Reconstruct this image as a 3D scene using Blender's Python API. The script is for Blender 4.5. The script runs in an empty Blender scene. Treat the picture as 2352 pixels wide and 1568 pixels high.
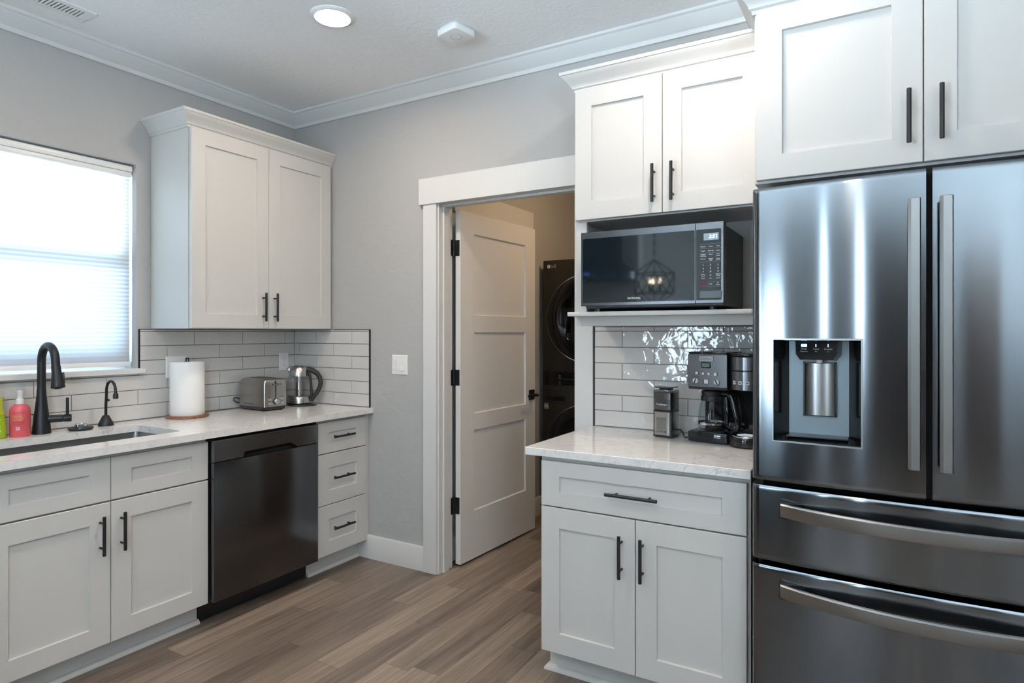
import bpy, bmesh, math, random
from math import sin, cos, pi, radians
from mathutils import Vector, Matrix

random.seed(7)
sc = bpy.context.scene
COL = sc.collection

# ---------------------------------------------------------------- camera
cam_d = bpy.data.cameras.new('camera')
cam = bpy.data.objects.new('camera', cam_d)
COL.objects.link(cam)
cam.location = (3.265, -2.779, 1.33)
cam.rotation_euler = (pi / 2, 0, 0.53378)
cam_d.sensor_width = 36
cam_d.lens = 36 * 1448 / 2352
cam_d.shift_y = -21 / 2352
cam_d.clip_start = 0.02
sc.camera = cam

# ---------------------------------------------------------------- world, exposure
W = bpy.data.worlds.new('sky')
sc.world = W
W.use_nodes = True
bg = W.node_tree.nodes['Background']
# bright overcast sky above, stronger glow added below the horizon to lift the ceiling
_nt = W.node_tree
_tc = _nt.nodes.new('ShaderNodeTexCoord')
_sx = _nt.nodes.new('ShaderNodeSeparateXYZ')
_cr = _nt.nodes.new('ShaderNodeValToRGB')
_mr = _nt.nodes.new('ShaderNodeMapRange')
_mr.inputs['From Min'].default_value = -.25
_mr.inputs['From Max'].default_value = .25
_nt.links.new(_tc.outputs['Generated'], _sx.inputs[0])
_nt.links.new(_sx.outputs[2], _mr.inputs['Value'])
_nt.links.new(_mr.outputs[0], _cr.inputs[0])
_cr.color_ramp.elements[0].color = (.70, .86, 1.0, 1)
_cr.color_ramp.elements[1].color = (.64, .82, 1.0, 1)
_nt.links.new(_cr.outputs[0], bg.inputs[0])
_ms = _nt.nodes.new('ShaderNodeMapRange')
_ms.inputs['From Min'].default_value = -.34
_ms.inputs['From Max'].default_value = -.14
_ms.inputs['To Min'].default_value = 330
_ms.inputs['To Max'].default_value = 26
_nt.links.new(_sx.outputs[2], _ms.inputs['Value'])
_nt.links.new(_ms.outputs[0], bg.inputs[1])
vs = sc.view_settings
vs.view_transform = 'Standard'
vs.look = 'None'
vs.gamma = 1
vs.use_curve_mapping = False
vs.exposure = 0.1
CAN = 215.0           # brightness of the recessed lamps' lenses
sc.cycles.use_denoising = True
sc.cycles.max_bounces = 10
sc.cycles.diffuse_bounces = 5
sc.cycles.glossy_bounces = 5
sc.cycles.transmission_bounces = 10
sc.cycles.transparent_max_bounces = 10
sc.cycles.caustics_reflective = False
sc.cycles.caustics_refractive = False
sc.cycles.sample_clamp_indirect = 6

CEIL = 2.712


def portal(name, loc, rot, w, h):
    L = bpy.data.lights.new(name, 'AREA')
    L.shape = 'RECTANGLE'
    L.size = w
    L.size_y = h
    L.cycles.is_portal = True
    o = bpy.data.objects.new(name, L)
    COL.objects.link(o)
    o.location = loc
    o.rotation_euler = rot


portal('daylight_sink_window', (-0.16, -1.445, 1.66), (0, -pi / 2, 0), 1.03, 0.9)
portal('daylight_far_window', (.61, -6.37, 1.1), (pi / 2, 0, 0), 1.02, 1.3)
portal('daylight_narrow_window', (2.2, -6.37, 1.44), (pi / 2, 0, 0), .82, 2.28)
portal('daylight_side_window', (5.53, -5.4, 1.625), (0, pi / 2, 0), 1.45, 1.2)


# ---------------------------------------------------------------- materials
def mat(name, col=(.8, .8, .8), rough=.5, metal=0., spec=None, coat=0., trans=0., ior=1.45, emit=None, es=0., alpha=1., aniso=0.):
    m = bpy.data.materials.new(name)
    m.use_nodes = True
    b = m.node_tree.nodes['Principled BSDF']
    I = b.inputs
    I['Base Color'].default_value = (*col, 1)
    I['Roughness'].default_value = rough
    I['Metallic'].default_value = metal
    I['IOR'].default_value = ior
    if spec is not None: I['Specular IOR Level'].default_value = spec
    if coat: I['Coat Weight'].default_value = coat; I['Coat Roughness'].default_value = .04
    if trans: I['Transmission Weight'].default_value = trans
    if emit: I['Emission Color'].default_value = (*emit, 1); I['Emission Strength'].default_value = es
    if aniso:
        I['Anisotropic'].default_value = aniso
    I['Alpha'].default_value = alpha
    return m


def N(m, t, **kw):
    n = m.node_tree.nodes.new(t)
    for k, v in kw.items(): setattr(n, k, v)
    return n


def lk(m, a, b): m.node_tree.links.new(a, b)


def bsdf(m): return m.node_tree.nodes['Principled BSDF']


def math_n(m, op, a, b=None, c=None):
    n = N(m, 'ShaderNodeMath', operation=op)
    for i, v in enumerate((a, b, c)):
        if v is None: continue
        if isinstance(v, (int, float)): n.inputs[i].default_value = v
        else: lk(m, v, n.inputs[i])
    return n.outputs[0]


def pos_xyz(m):
    g = N(m, 'ShaderNodeNewGeometry')
    s = N(m, 'ShaderNodeSeparateXYZ')
    lk(m, g.outputs['Position'], s.inputs[0])
    return g.outputs['Position'], s.outputs


def noise(m, vec=None, scale=5., detail=3., rough=.5, dist=0., sc3=None):
    n = N(m, 'ShaderNodeTexNoise')
    n.inputs['Scale'].default_value = scale
    n.inputs['Detail'].default_value = detail
    n.inputs['Roughness'].default_value = rough
    n.inputs['Distortion'].default_value = dist
    if vec is not None:
        if sc3:
            mp = N(m, 'ShaderNodeMapping')
            mp.inputs['Scale'].default_value = sc3
            lk(m, vec, mp.inputs[0])
            vec = mp.outputs[0]
        lk(m, vec, n.inputs['Vector'])
    return n.outputs['Fac']


def ramp(m, fac, stops):
    r = N(m, 'ShaderNodeValToRGB')
    e = r.color_ramp.elements
    while len(e) < len(stops): e.new(.5)
    for i, (p, c) in enumerate(stops):
        e[i].position = p
        e[i].color = (*c, 1) if len(c) == 3 else c
    lk(m, fac, r.inputs[0])
    return r.outputs[0]


def bump(m, h, strength=.2, dist=.002, prev=None):
    b = N(m, 'ShaderNodeBump')
    b.inputs['Strength'].default_value = strength
    b.inputs['Distance'].default_value = dist
    lk(m, h, b.inputs['Height'])
    if prev is not None: lk(m, prev, b.inputs['Normal'])
    lk(m, b.outputs[0], bsdf(m).inputs['Normal'])
    return b.outputs[0]


def trowel(name, col, rough, strength, scale):
    m = mat(name, col, rough)
    p, _ = pos_xyz(m)
    a = noise(m, p, scale, 4, .55, .9)
    f = ramp(m, a, [(0.42, (0, 0, 0)), (0.55, (1, 1, 1))])
    b = noise(m, p, scale * 5, 2)
    bump(m, math_n(m, 'ADD', f, math_n(m, 'MULTIPLY', b, .35)), strength, .0022)
    return m


M_cab = mat('cabinet_paint', (.56, .549, .528), .38)
M_trim = mat('trim_paint', (.64, .64, .63), .4)
M_doorp = mat('door_paint', (.70, .69, .67), .4)
M_wall = trowel('wall_paint', (.41, .406, .397), .75, .22, 14)
M_tan = trowel('laundry_wall_paint', (.43, .428, .425), .75, .25, 14)
M_ceil = trowel('ceiling_paint', (.88, .88, .88), .8, .22, 22)
M_black = mat('matte_black_metal', (.012, .012, .014), .42, .3)
M_blackp = mat('black_plastic', (.012, .012, .013), .28)
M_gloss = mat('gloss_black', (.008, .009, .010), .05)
M_rubber = mat('black_rubber', (.015, .015, .015), .6)
M_dark = mat('dark_void', (.004, .004, .004), .8)
M_chrome = mat('chrome', (.75, .75, .75), .12, 1)
M_white = mat('white_plastic', (.80, .80, .79), .32)
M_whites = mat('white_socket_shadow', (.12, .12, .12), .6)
M_mwglass = mat('microwave_glass', (.006, .010, .013), .04, ior=1.75)
M_print_w = mat('white_print', (.75, .77, .78), .5)
M_print_k = mat('black_print', (.03, .03, .03), .5)
M_print_g = mat('gray_print', (.30, .31, .32), .5)
M_red = mat('red_print', (.45, .03, .05), .5)
M_grout = mat('grout', (.19, .19, .19), .85)


def brushed(name, col, rough, metal=1., aniso=.6, sc3=(2, 2, 900), amt=.08):
    m = mat(name, col, rough, metal, aniso=aniso)
    p, _ = pos_xyz(m)
    n = noise(m, p, 1., 2, .6, 0, sc3)
    lk(m, math_n(m, 'ADD', math_n(m, 'MULTIPLY', n, amt * 2), rough - amt), bsdf(m).inputs['Roughness'])
    c = ramp(m, n, [(.3, tuple(x * (1 - amt) for x in col)), (.7, tuple(min(1, x * (1 + amt)) for x in col))])
    lk(m, c, bsdf(m).inputs['Base Color'])
    if aniso:
        t = N(m, 'ShaderNodeTangent', direction_type='RADIAL', axis='Z')
        lk(m, t.outputs[0], bsdf(m).inputs['Tangent'])
        bsdf(m).inputs['Anisotropic Rotation'].default_value = .25
    return m


M_steel = brushed('fridge_stainless', (.165, .175, .187), .125, aniso=.96, amt=.006)
M_steel_h = brushed('handle_stainless', (.29, .285, .28), .30, aniso=.3, amt=.01)
M_steel_b = brushed('black_stainless', (.19, .193, .203), .27, aniso=.5, amt=.004)
M_steel_m = brushed('microwave_stainless', (.115, .118, .124), .25, aniso=.3, amt=.01)
M_steel_t = brushed('toaster_stainless', (.46, .445, .43), .27, aniso=.3, amt=.004)
M_steel_s = brushed('sink_stainless', (.24, .24, .245), .33, aniso=0, amt=.02)
M_mw_side = mat('microwave_side', (.075, .072, .070), .42, .4)
M_tower = mat('laundry_tower_steel', (.060, .056, .050), .30, .75)
M_disp = mat('dispenser_panel', (.20, .24, .27), .38, .5)


def glassy(name, col, tint=.9):
    """clear thin glass: lets light straight through and mirrors at grazing angles"""
    m = bpy.data.materials.new(name)
    m.use_nodes = True
    nt = m.node_tree
    nt.nodes.clear()
    o = N(m, 'ShaderNodeOutputMaterial')
    mx = N(m, 'ShaderNodeMixShader')
    tr = N(m, 'ShaderNodeBsdfTransparent')
    gl = N(m, 'ShaderNodeBsdfGlossy')
    lw = N(m, 'ShaderNodeLayerWeight')
    lw.inputs[0].default_value = .5
    fr = N(m, 'ShaderNodeMath', operation='MULTIPLY_ADD')
    fr.inputs[1].default_value = .55
    fr.inputs[2].default_value = .035
    lk(m, math_n(m, 'POWER', lw.outputs['Facing'], 5), fr.inputs[0])
    tr.inputs[0].default_value = (*col, 1)
    gl.inputs['Roughness'].default_value = .02
    lk(m, fr.outputs[0], mx.inputs[0])
    lk(m, tr.outputs[0], mx.inputs[1])
    lk(m, gl.outputs[0], mx.inputs[2])
    lk(m, mx.outputs[0], o.inputs[0])
    return m


M_glass = glassy('window_glass', (.95, .97, .97))
M_kglass = glassy('clear_glass', (.97, .975, .975))
M_smoke = glassy('smoked_plastic', (.55, .56, .57))
M_cglass = glassy('carafe_glass', (.80, .82, .83))
M_screen = glassy('insect_screen', (.72, .75, .80))

# shade fabric: light from outside glows through
M_shade = bpy.data.materials.new('shade_fabric')
M_shade.use_nodes = True
M_shade.node_tree.nodes.clear()
_o = N(M_shade, 'ShaderNodeOutputMaterial')
_mx = N(M_shade, 'ShaderNodeMixShader')
_d = N(M_shade, 'ShaderNodeBsdfDiffuse')
_t = N(M_shade, 'ShaderNodeBsdfTranslucent')
_d.inputs[0].default_value = (.85, .86, .86, 1)
_t.inputs[0].default_value = (.042, .0455, .047, 1)
_mx.inputs[0].default_value = .60
lk(M_shade, _d.outputs[0], _mx.inputs[1])
lk(M_shade, _t.outputs[0], _mx.inputs[2])
lk(M_shade, _mx.outputs[0], _o.inputs[0])

# quartz
M_quartz = mat('quartz', (.75, .73, .71), .11)
_p, _ = pos_xyz(M_quartz)
_n = noise(M_quartz, _p, 2.3, 7, .55, 1.6)
_v = math_n(M_quartz, 'ABSOLUTE', math_n(M_quartz, 'SUBTRACT', _n, .5))
_v = ramp(M_quartz, _v, [(0, (1, 1, 1)), (.010, (0, 0, 0))])
_k = ramp(M_quartz, noise(M_quartz, _p, 1.7, 2), [(.48, (0, 0, 0)), (.62, (1, 1, 1))])
_f = math_n(M_quartz, 'MULTIPLY', math_n(M_quartz, 'MULTIPLY', _v, _k), .55)
_c = ramp(M_quartz, noise(M_quartz, _p, 22, 6, .65, 1.2), [(.32, (.64, .63, .62)), (.52, (.745, .735, .72))])
_m = N(M_quartz, 'ShaderNodeMix', data_type='RGBA')
lk(M_quartz, _f, _m.inputs[0])
lk(M_quartz, _c, _m.inputs[6])
_m.inputs[7].default_value = (.33, .32, .31, 1)
lk(M_quartz, _m.outputs[2], bsdf(M_quartz).inputs['Base Color'])

# glazed tile
M_tile = mat('glazed_tile', (.58, .565, .545), .05, ior=1.55)
_p, _ = pos_xyz(M_tile)
_a = noise(M_tile, _p, 14, 2, .5, .6)
_b = noise(M_tile, _p, 60, 3, .5, .3)
bump(M_tile, math_n(M_tile, 'ADD', _a, math_n(M_tile, 'MULTIPLY', _b, .05)), .55, .006)

# plank floor: boards run along y
M_floor = mat('plank_floor', (.2, .15, .12), .38)
m = M_floor
_p, _s = pos_xyz(m)
PW, PL = .124, .88
_rx = math_n(m, 'DIVIDE', math_n(m, 'ADD', _s[0], 4 - 1.065 % PW), PW)
_row = math_n(m, 'FLOOR', _rx)
_w = N(m, 'ShaderNodeTexWhiteNoise', noise_dimensions='1D')
lk(m, _row, _w.inputs['W'])
_ry = math_n(m, 'ADD', math_n(m, 'DIVIDE', _s[1], PL), math_n(m, 'MULTIPLY', _w.outputs[0], 7.3))
_colm = math_n(m, 'FLOOR', _ry)
_cv = N(m, 'ShaderNodeCombineXYZ')
lk(m, _row, _cv.inputs[0])
lk(m, _colm, _cv.inputs[1])
_w2 = N(m, 'ShaderNodeTexWhiteNoise', noise_dimensions='3D')
lk(m, _cv.outputs[0], _w2.inputs['Vector'])
_id = _w2.outputs['Value']
_off = N(m, 'ShaderNodeVectorMath', operation='MULTIPLY_ADD')
lk(m, _w2.outputs['Color'], _off.inputs[0])
_off.inputs[1].default_value = (13, 13, 13)
lk(m, _p, _off.inputs[2])
_g1 = noise(m, _off.outputs[0], 1, 5, .6, .6, (32, 1.5, 1))
_g2 = noise(m, _off.outputs[0], 1, 3, .6, .2, (210, 5.0, 1))
_gr = math_n(m, 'ADD', math_n(m, 'MULTIPLY', _g1, .58), math_n(m, 'MULTIPLY', _g2, .40))
_gr = math_n(m, 'ADD', _gr, math_n(m, 'MULTIPLY', math_n(m, 'SUBTRACT', _id, .5), .30))
_c = ramp(m, _gr, [(.24, (.060, .042, .031)), (.40, (.130, .097, .074)), (.56, (.200, .152, .117)), (.76, (.34, .265, .205))])
_ex = math_n(m, 'ABSOLUTE', math_n(m, 'SUBTRACT', math_n(m, 'FRACT', _rx), .5))
_ey = math_n(m, 'ABSOLUTE', math_n(m, 'SUBTRACT', math_n(m, 'FRACT', _ry), .5))
_lx = math_n(m, 'GREATER_THAN', _ex, .5 - .0011 / PW)
_ly = math_n(m, 'GREATER_THAN', _ey, .5 - .0012 / PL)
_ln = math_n(m, 'MAXIMUM', _lx, _ly)
_mm = N(m, 'ShaderNodeMix', data_type='RGBA')
lk(m, math_n(m, 'MULTIPLY', _ln, .6), _mm.inputs[0])
lk(m, _c, _mm.inputs[6])
_mm.inputs[7].default_value = (.03, .022, .018, 1)
lk(m, _mm.outputs[2], bsdf(m).inputs['Base Color'])
bump(m, math_n(m, 'SUBTRACT', math_n(m, 'MULTIPLY', _gr, .3), _ln), .25, .0012)

# walnut board
M_wood = mat('walnut', (.2, .08, .04), .35)
_p, _ = pos_xyz(M_wood)
_g = noise(M_wood, _p, 1, 4, .6, .8, (14, 90, 90))
lk(M_wood, ramp(M_wood, _g, [(.3, (.10, .035, .015)), (.7, (.30, .115, .05))]), bsdf(M_wood).inputs['Base Color'])

# paper towel
M_paper = mat('paper_towel', (.84, .84, .83), .9)
_p, _ = pos_xyz(M_paper)
_wv = N(M_paper, 'ShaderNodeTexVoronoi')
_wv.inputs['Scale'].default_value = 42
lk(M_paper, _p, _wv.inputs['Vector'])
_wr = math_n(M_paper, 'SINE', math_n(M_paper, 'MULTIPLY', _wv.outputs['Distance'], 38))
bump(M_paper, _wr, .13, .001)


# ---------------------------------------------------------------- mesh builder
def FLm(): return Matrix(((0, 0, 1, 0), (1, 0, 0, 0), (0, 1, 0, 0), (0, 0, 0, 1)))   # (a,b,c) -> x=c y=a z=b, window wall run
def FBm(): return Matrix(((1, 0, 0, 0), (0, 0, -1, 0), (0, 1, 0, 0), (0, 0, 0, 1)))  # (a,b,c) -> x=a y=-c z=b, door wall run
FL, FB, ID = FLm(), FBm(), Matrix()


class MB:
    def __init__(self, M=None):
        self.v, self.f, self.mi = [], [], []
        self.M = M or ID

    def put(self, vs_, fs, mi=0, M=None):
        n = len(self.v)
        T = self.M @ M if M is not None else self.M
        self.v += [T @ Vector(p) for p in vs_]
        self.f += [tuple(i + n for i in f) for f in fs]
        self.mi += [mi] * len(fs)

    def putbm(self, bm, mi=0, M=None):
        bm.verts.ensure_lookup_table()
        for i, v in enumerate(bm.verts): v.index = i
        self.put([v.co.copy() for v in bm.verts], [[v.index for v in f.verts] for f in bm.faces], mi, M)
        bm.free()

    def box(self, x0, x1, y0, y1, z0, z1, bev=0., seg=1, mi=0, M=None):
        bm = bmesh.new()
        bmesh.ops.create_cube(bm, size=1)
        for v in bm.verts:
            v.co = Vector((x0 + (v.co.x + .5) * (x1 - x0), y0 + (v.co.y + .5) * (y1 - y0), z0 + (v.co.z + .5) * (z1 - z0)))
        if bev: bmesh.ops.bevel(bm, geom=bm.edges[:], offset=bev, segments=seg, affect='EDGES', profile=.5)
        self.putbm(bm, mi, M)
        return self

    def prism(self, pts, h0, h1, bev=0., seg=2, mi=0, M=None, axis='z'):
        """polygon pts extruded; axis z: (x,y)->h=z ; y: (x,z)->h=y ; x: (y,z)->h=x"""
        bm = bmesh.new()
        def mk(p, h): return {'z': (p[0], p[1], h), 'y': (p[0], h, p[1]), 'x': (h, p[0], p[1])}[axis]
        lo = [bm.verts.new(mk(p, h0)) for p in pts]
        hi = [bm.verts.new(mk(p, h1)) for p in pts]
        n = len(pts)
        a = bm.faces.new(lo)
        b = bm.faces.new(hi)
        for i in range(n): bm.faces.new((lo[i], lo[(i + 1) % n], hi[(i + 1) % n], hi[i]))
        bmesh.ops.recalc_face_normals(bm, faces=bm.faces[:])
        if bev:
            es = list(set(a.edges[:] + b.edges[:]))
            bmesh.ops.bevel(bm, geom=es, offset=bev, segments=seg, affect='EDGES', profile=.5)
        self.putbm(bm, mi, M)
        return self

    def lathe(self, prof, c=(0, 0, 0), seg=32, mi=0, M=None, sx=1., sy=1.):
        vs_, fs, rings = [], [], []
        for r, z in prof:
            if r < 1e-6:
                rings.append([len(vs_)])
                vs_.append((c[0], c[1], c[2] + z))
            else:
                rings.append(list(range(len(vs_), len(vs_) + seg)))
                vs_ += [(c[0] + sx * r * cos(2 * pi * k / seg), c[1] + sy * r * sin(2 * pi * k / seg), c[2] + z) for k in range(seg)]
        for A, B in zip(rings, rings[1:]):
            if len(A) == 1 and len(B) == 1: continue
            for k in range(seg):
                k2 = (k + 1) % seg
                if len(A) == 1: fs.append((A[0], B[k2], B[k]))
                elif len(B) == 1: fs.append((A[k], A[k2], B[0]))
                else: fs.append((A[k], A[k2], B[k2], B[k]))
        self.put(vs_, fs, mi, M)
        return self

    def cyl(self, p0, p1, r0, r1=None, seg=20, mi=0, bev=0.):
        p0, p1 = Vector(p0), Vector(p1)
        r1 = r0 if r1 is None else r1
        d = p1 - p0
        L = d.length
        q = d.to_track_quat('Z', 'Y').to_matrix().to_4x4()
        b = bev
        prof = [(0, 0), (r0 - b, 0), (r0, b), (r1, L - b), (r1 - b, L), (0, L)] if b else [(0, 0), (r0, 0), (r1, L), (0, L)]
        self.lathe(prof, seg=seg, mi=mi, M=Matrix.Translation(p0) @ q)
        return self

    def tube(self, pts, r, seg=12, mi=0, M=None, flat=1.):
        P = [Vector(p) for p in pts]
        n = len(P)
        R = r if isinstance(r, (list, tuple)) else [r] * n
        T = [(P[min(i + 1, n - 1)] - P[max(i - 1, 0)]).normalized() for i in range(n)]
        u = T[0].orthogonal().normalized()
        if abs(T[0].z) < .9: u = (Vector((0, 0, 1)) - T[0] * T[0].z).normalized()
        vs_, fs = [], []
        for i in range(n):
            u = (u - T[i] * u.dot(T[i])).normalized()
            w = T[i].cross(u)
            for k in range(seg):
                a = 2 * pi * k / seg
                vs_.append(P[i] + (u * cos(a) + w * sin(a) * flat) * R[i])
        for i in range(n - 1):
            for k in range(seg):
                k2 = (k + 1) % seg
                fs.append((i * seg + k, i * seg + k2, (i + 1) * seg + k2, (i + 1) * seg + k))
        fs.append(tuple(range(seg - 1, -1, -1)))
        fs.append(tuple((n - 1) * seg + k for k in range(seg)))
        self.put(vs_, fs, mi, M)
        return self

    def molding(self, path, prof, mi=0, M=None):
        """prof points (d, z), d to the right of travel along the plan path; mitred corners"""
        P = [Vector((p[0], p[1])) for p in path]
        n = len(P)
        vs_, fs = [], []
        k = len(prof)
        for i in range(n):
            dirs = []
            if i > 0: dirs.append((P[i] - P[i - 1]).normalized())
            if i < n - 1: dirs.append((P[i + 1] - P[i]).normalized())
            ns = [Vector((d.y, -d.x)) for d in dirs]
            if len(ns) == 2:
                b = (ns[0] + ns[1]).normalized()
                b = b / b.dot(ns[0])
            else: b = ns[0]
            for d, z in prof: vs_.append((P[i].x + b.x * d, P[i].y + b.y * d, z))
        for i in range(n - 1):
            for j in range(k):
                j2 = (j + 1) % k
                fs.append((i * k + j, i * k + j2, (i + 1) * k + j2, (i + 1) * k + j))
        fs.append(tuple(range(k)))
        fs.append(tuple((n - 1) * k + j for j in range(k - 1, -1, -1)))
        self.put(vs_, fs, mi, M)
        return self

    def loops(self, rects, mi=0, M=None, cap0=True, cap1=True):
        """stack of rectangles (a0,a1,b0,b1,c) joined into a skin"""
        vs_, fs = [], []
        for a0, a1, b0, b1, c in rects: vs_ += [(a0, b0, c), (a1, b0, c), (a1, b1, c), (a0, b1, c)]
        for i in range(len(rects) - 1):
            for k in range(4):
                k2 = (k + 1) % 4
                fs.append((i * 4 + k, i * 4 + k2, i * 4 + 4 + k2, i * 4 + 4 + k))
        if cap0: fs.append((3, 2, 1, 0))
        if cap1: n = len(rects) * 4; fs.append((n - 4, n - 3, n - 2, n - 1))
        self.put(vs_, fs, mi, M)
        return self

    def shaker(self, a0, a1, b0, b1, c, s=.076, r=None, t=.020, rec=.009, mi=0, M=None):
        r = s if r is None else r
        e = .0018
        return self.loops([(a0, a1, b0, b1, c - t), (a0, a1, b0, b1, c - e), (a0 + e, a1 - e, b0 + e, b1 - e, c),
                           (a0 + s, a1 - s, b0 + r, b1 - r, c), (a0 + s + .002, a1 - s - .002, b0 + r + .002, b1 - r - .002, c - rec)], mi, M)

    def pull(self, a, b, c, L, vert=True, M=None):
        """bar pull centred at a,b on a face at depth c"""
        d = Vector((0, 1, 0)) if vert else Vector((1, 0, 0))
        o = Vector((a, b, c))
        n = Vector((0, 0, 1))
        T = self.M @ M if M is not None else self.M
        s = self.M
        self.M = T
        self.cyl(o + n * .032 - d * L / 2, o + n * .032 + d * L / 2, .0062, seg=14, bev=.001)
        for k in (-1, 1): self.cyl(o + d * k * L * .32 - n * .0005, o + d * k * L * .32 + n * .03, .0043, seg=10)
        self.M = s
        return self

    def text(self, s, o, u, v, size, mi=0, align='CENTER', off=.0004, shear=0.):
        """flat lettering with its baseline-centre at o, running along u with v up"""
        cu = bpy.data.curves.new('t', 'FONT')
        cu.body = s
        cu.size = size
        cu.align_x = align
        cu.align_y = 'CENTER'
        cu.shear = shear
        cu.resolution_u = 3
        ob = bpy.data.objects.new('t', cu)
        me = bpy.data.meshes.new_from_object(ob)
        u, v = Vector(u).normalized(), Vector(v).normalized()
        n = u.cross(v)
        o = Vector(o)
        self.put([o + u * p.co.x + v * p.co.y + n * off for p in me.vertices], [tuple(f.vertices) for f in me.polygons], mi)
        bpy.data.objects.remove(ob)
        bpy.data.curves.remove(cu)
        bpy.data.meshes.remove(me)
        return self


OFF = {}


def root_of(o):
    while o.parent: o = o.parent
    return o


def obj(name, mb, mats, parent=None, label=None, smooth=35, kind=None):
    me = bpy.data.meshes.new(name)
    V = mb.v
    off = Vector((0, 0, 0))
    if parent is not None: off = OFF.get(root_of(parent).name, off)
    elif V:
        lo = Vector([min(p[i] for p in V) for i in range(3)])
        hi = Vector([max(p[i] for p in V) for i in range(3)])
        off = Vector(((lo.x + hi.x) / 2, (lo.y + hi.y) / 2, lo.z))
    me.from_pydata([tuple(p - off) for p in V], [], mb.f)
    ml = mats if isinstance(mats, (list, tuple)) else [mats]
    for m_ in ml: me.materials.append(m_)
    me.polygons.foreach_set('material_index', mb.mi)
    bm = bmesh.new()
    bm.from_mesh(me)
    bmesh.ops.remove_doubles(bm, verts=bm.verts[:], dist=1e-6)
    bmesh.ops.recalc_face_normals(bm, faces=bm.faces[:]) if name not in ('shade_fabric_sheet',) else None
    lim = radians(smooth)
    for f in bm.faces: f.smooth = True
    for e in bm.edges:
        e.smooth = len(e.link_faces) == 2 and e.calc_face_angle(9) < lim
    bm.to_mesh(me)
    bm.free()
    o = bpy.data.objects.new(name, me)
    COL.objects.link(o)
    if parent is not None: o.parent = parent
    else:
        o.location = off
        OFF[o.name] = off
    if label: o['label'] = label
    if kind: o['kind'] = kind
    return o


def tag(o, label, cat, group=None):
    o['label'] = label
    o['category'] = cat
    if group: o['group'] = group
    return o


def thing(name, label, cat, loc, rz=0., group=None, local=False, kind=None):
    o = bpy.data.objects.new(name, None)
    o.empty_display_size = .05
    COL.objects.link(o)
    o.location = loc
    o.rotation_euler = (0, 0, rz)
    tag(o, label, cat, group)
    OFF[o.name] = Vector((0, 0, 0)) if local else Vector(loc)
    if kind: o['kind'] = kind
    return o


def struct(name, mb, m_, **k):
    return obj(name, mb, m_, kind='structure', **k)


def arc(cx, cy, r, a0, a1, n):
    return [(cx + r * cos(radians(a0 + (a1 - a0) * i / n)), cy + r * sin(radians(a0 + (a1 - a0) * i / n))) for i in range(n + 1)]


def rrect(x0, x1, y0, y1, r, n=5):
    return arc(x1 - r, y1 - r, r, 0, 90, n) + arc(x0 + r, y1 - r, r, 90, 180, n) + arc(x0 + r, y0 + r, r, 180, 270, n) + arc(x1 - r, y0 + r, r, 270, 360, n)


# ================================================================ SETTING
struct('floor', MB().box(-.15, 5.6, -6.4, 2.2, -.05, 0), M_floor)
struct('ceiling', MB().box(-.15, 5.6, -6.4, 2.2, CEIL, CEIL + .06), M_ceil)
WY0, WY1, WZ0, WZ1 = -1.893, -.997, 1.130, 2.178
b = MB()
b.box(-.16, 0, -6.4, WY0, 0, CEIL).box(-.16, 0, WY1, .12, 0, CEIL).box(-.16, 0, WY0, WY1, 0, WZ0).box(-.16, 0, WY0, WY1, WZ1, CEIL)
struct('wall_left', b, M_wall)
b = MB()
b.box(0, 1.145, 0, .12, 0, CEIL).box(1.998, 5.4, 0, .12, 0, CEIL).box(1.145, 1.998, 0, .12, 2.052, CEIL)
struct('wall_back', b, M_wall)
b = MB()
b.box(5.4, 5.56, -6.4, -6.0, 0, CEIL).box(5.4, 5.56, -4.8, .12, 0, CEIL).box(5.4, 5.56, -6.0, -4.8, 0, .9).box(5.4, 5.56, -6.0, -4.8, 2.35, CEIL)
struct('wall_right', b, M_wall)
b = MB()
FARWIN = ((.10, 1.12, .45, 1.75), (1.80, 1.95, .3, 2.58), (2.44, 2.60, .3, 2.58))
xp = 0
for x0, x1, z0, z1 in FARWIN:
    b.box(xp, x0, -6.36, -6.2, 0, CEIL).box(x0, x1, -6.36, -6.2, 0, z0).box(x0, x1, -6.36, -6.2, z1, CEIL)
    xp = x1
b.box(xp, 5.4, -6.36, -6.2, 0, CEIL)
struct('wall_front', b, M_wall)
struct('wall_range', MB().box(0, 1.13, -4.34, -4.2, 0, CEIL), M_wall)
b = MB()
b.box(.99, 1.09, .12, 2.05, 0, CEIL).box(.99, 2.7, 2.05, 2.15, 0, CEIL).box(2.6, 2.7, .12, 2.05, 0, CEIL)
struct('wall_laundry', b, M_tan)

# room crown, baseboards
CR = [(0, 2.630), (.012, 2.630), (.016, 2.636), (.016, 2.650), (.021, 2.653), (.028, 2.658), (.066, 2.689), (.070, 2.695), (.076, 2.697), (.080, 2.702), (.080, CEIL), (0, CEIL)]
struct('trim_1', MB().molding([(0, -6.2), (0, 0), (5.4, 0)], CR), M_trim)
BB = [(0, 0), (.014, 0), (.014, .128), (.011, .134), (0, .136)]
struct('baseboard_back', MB().molding([(.55, 0), (1.06, 0)], BB), M_trim)
b = MB()
b.molding([(1.09, .12), (1.09, 2.05), (2.6, 2.05)], BB)
struct('baseboard_laundry', b, M_trim)

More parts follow.
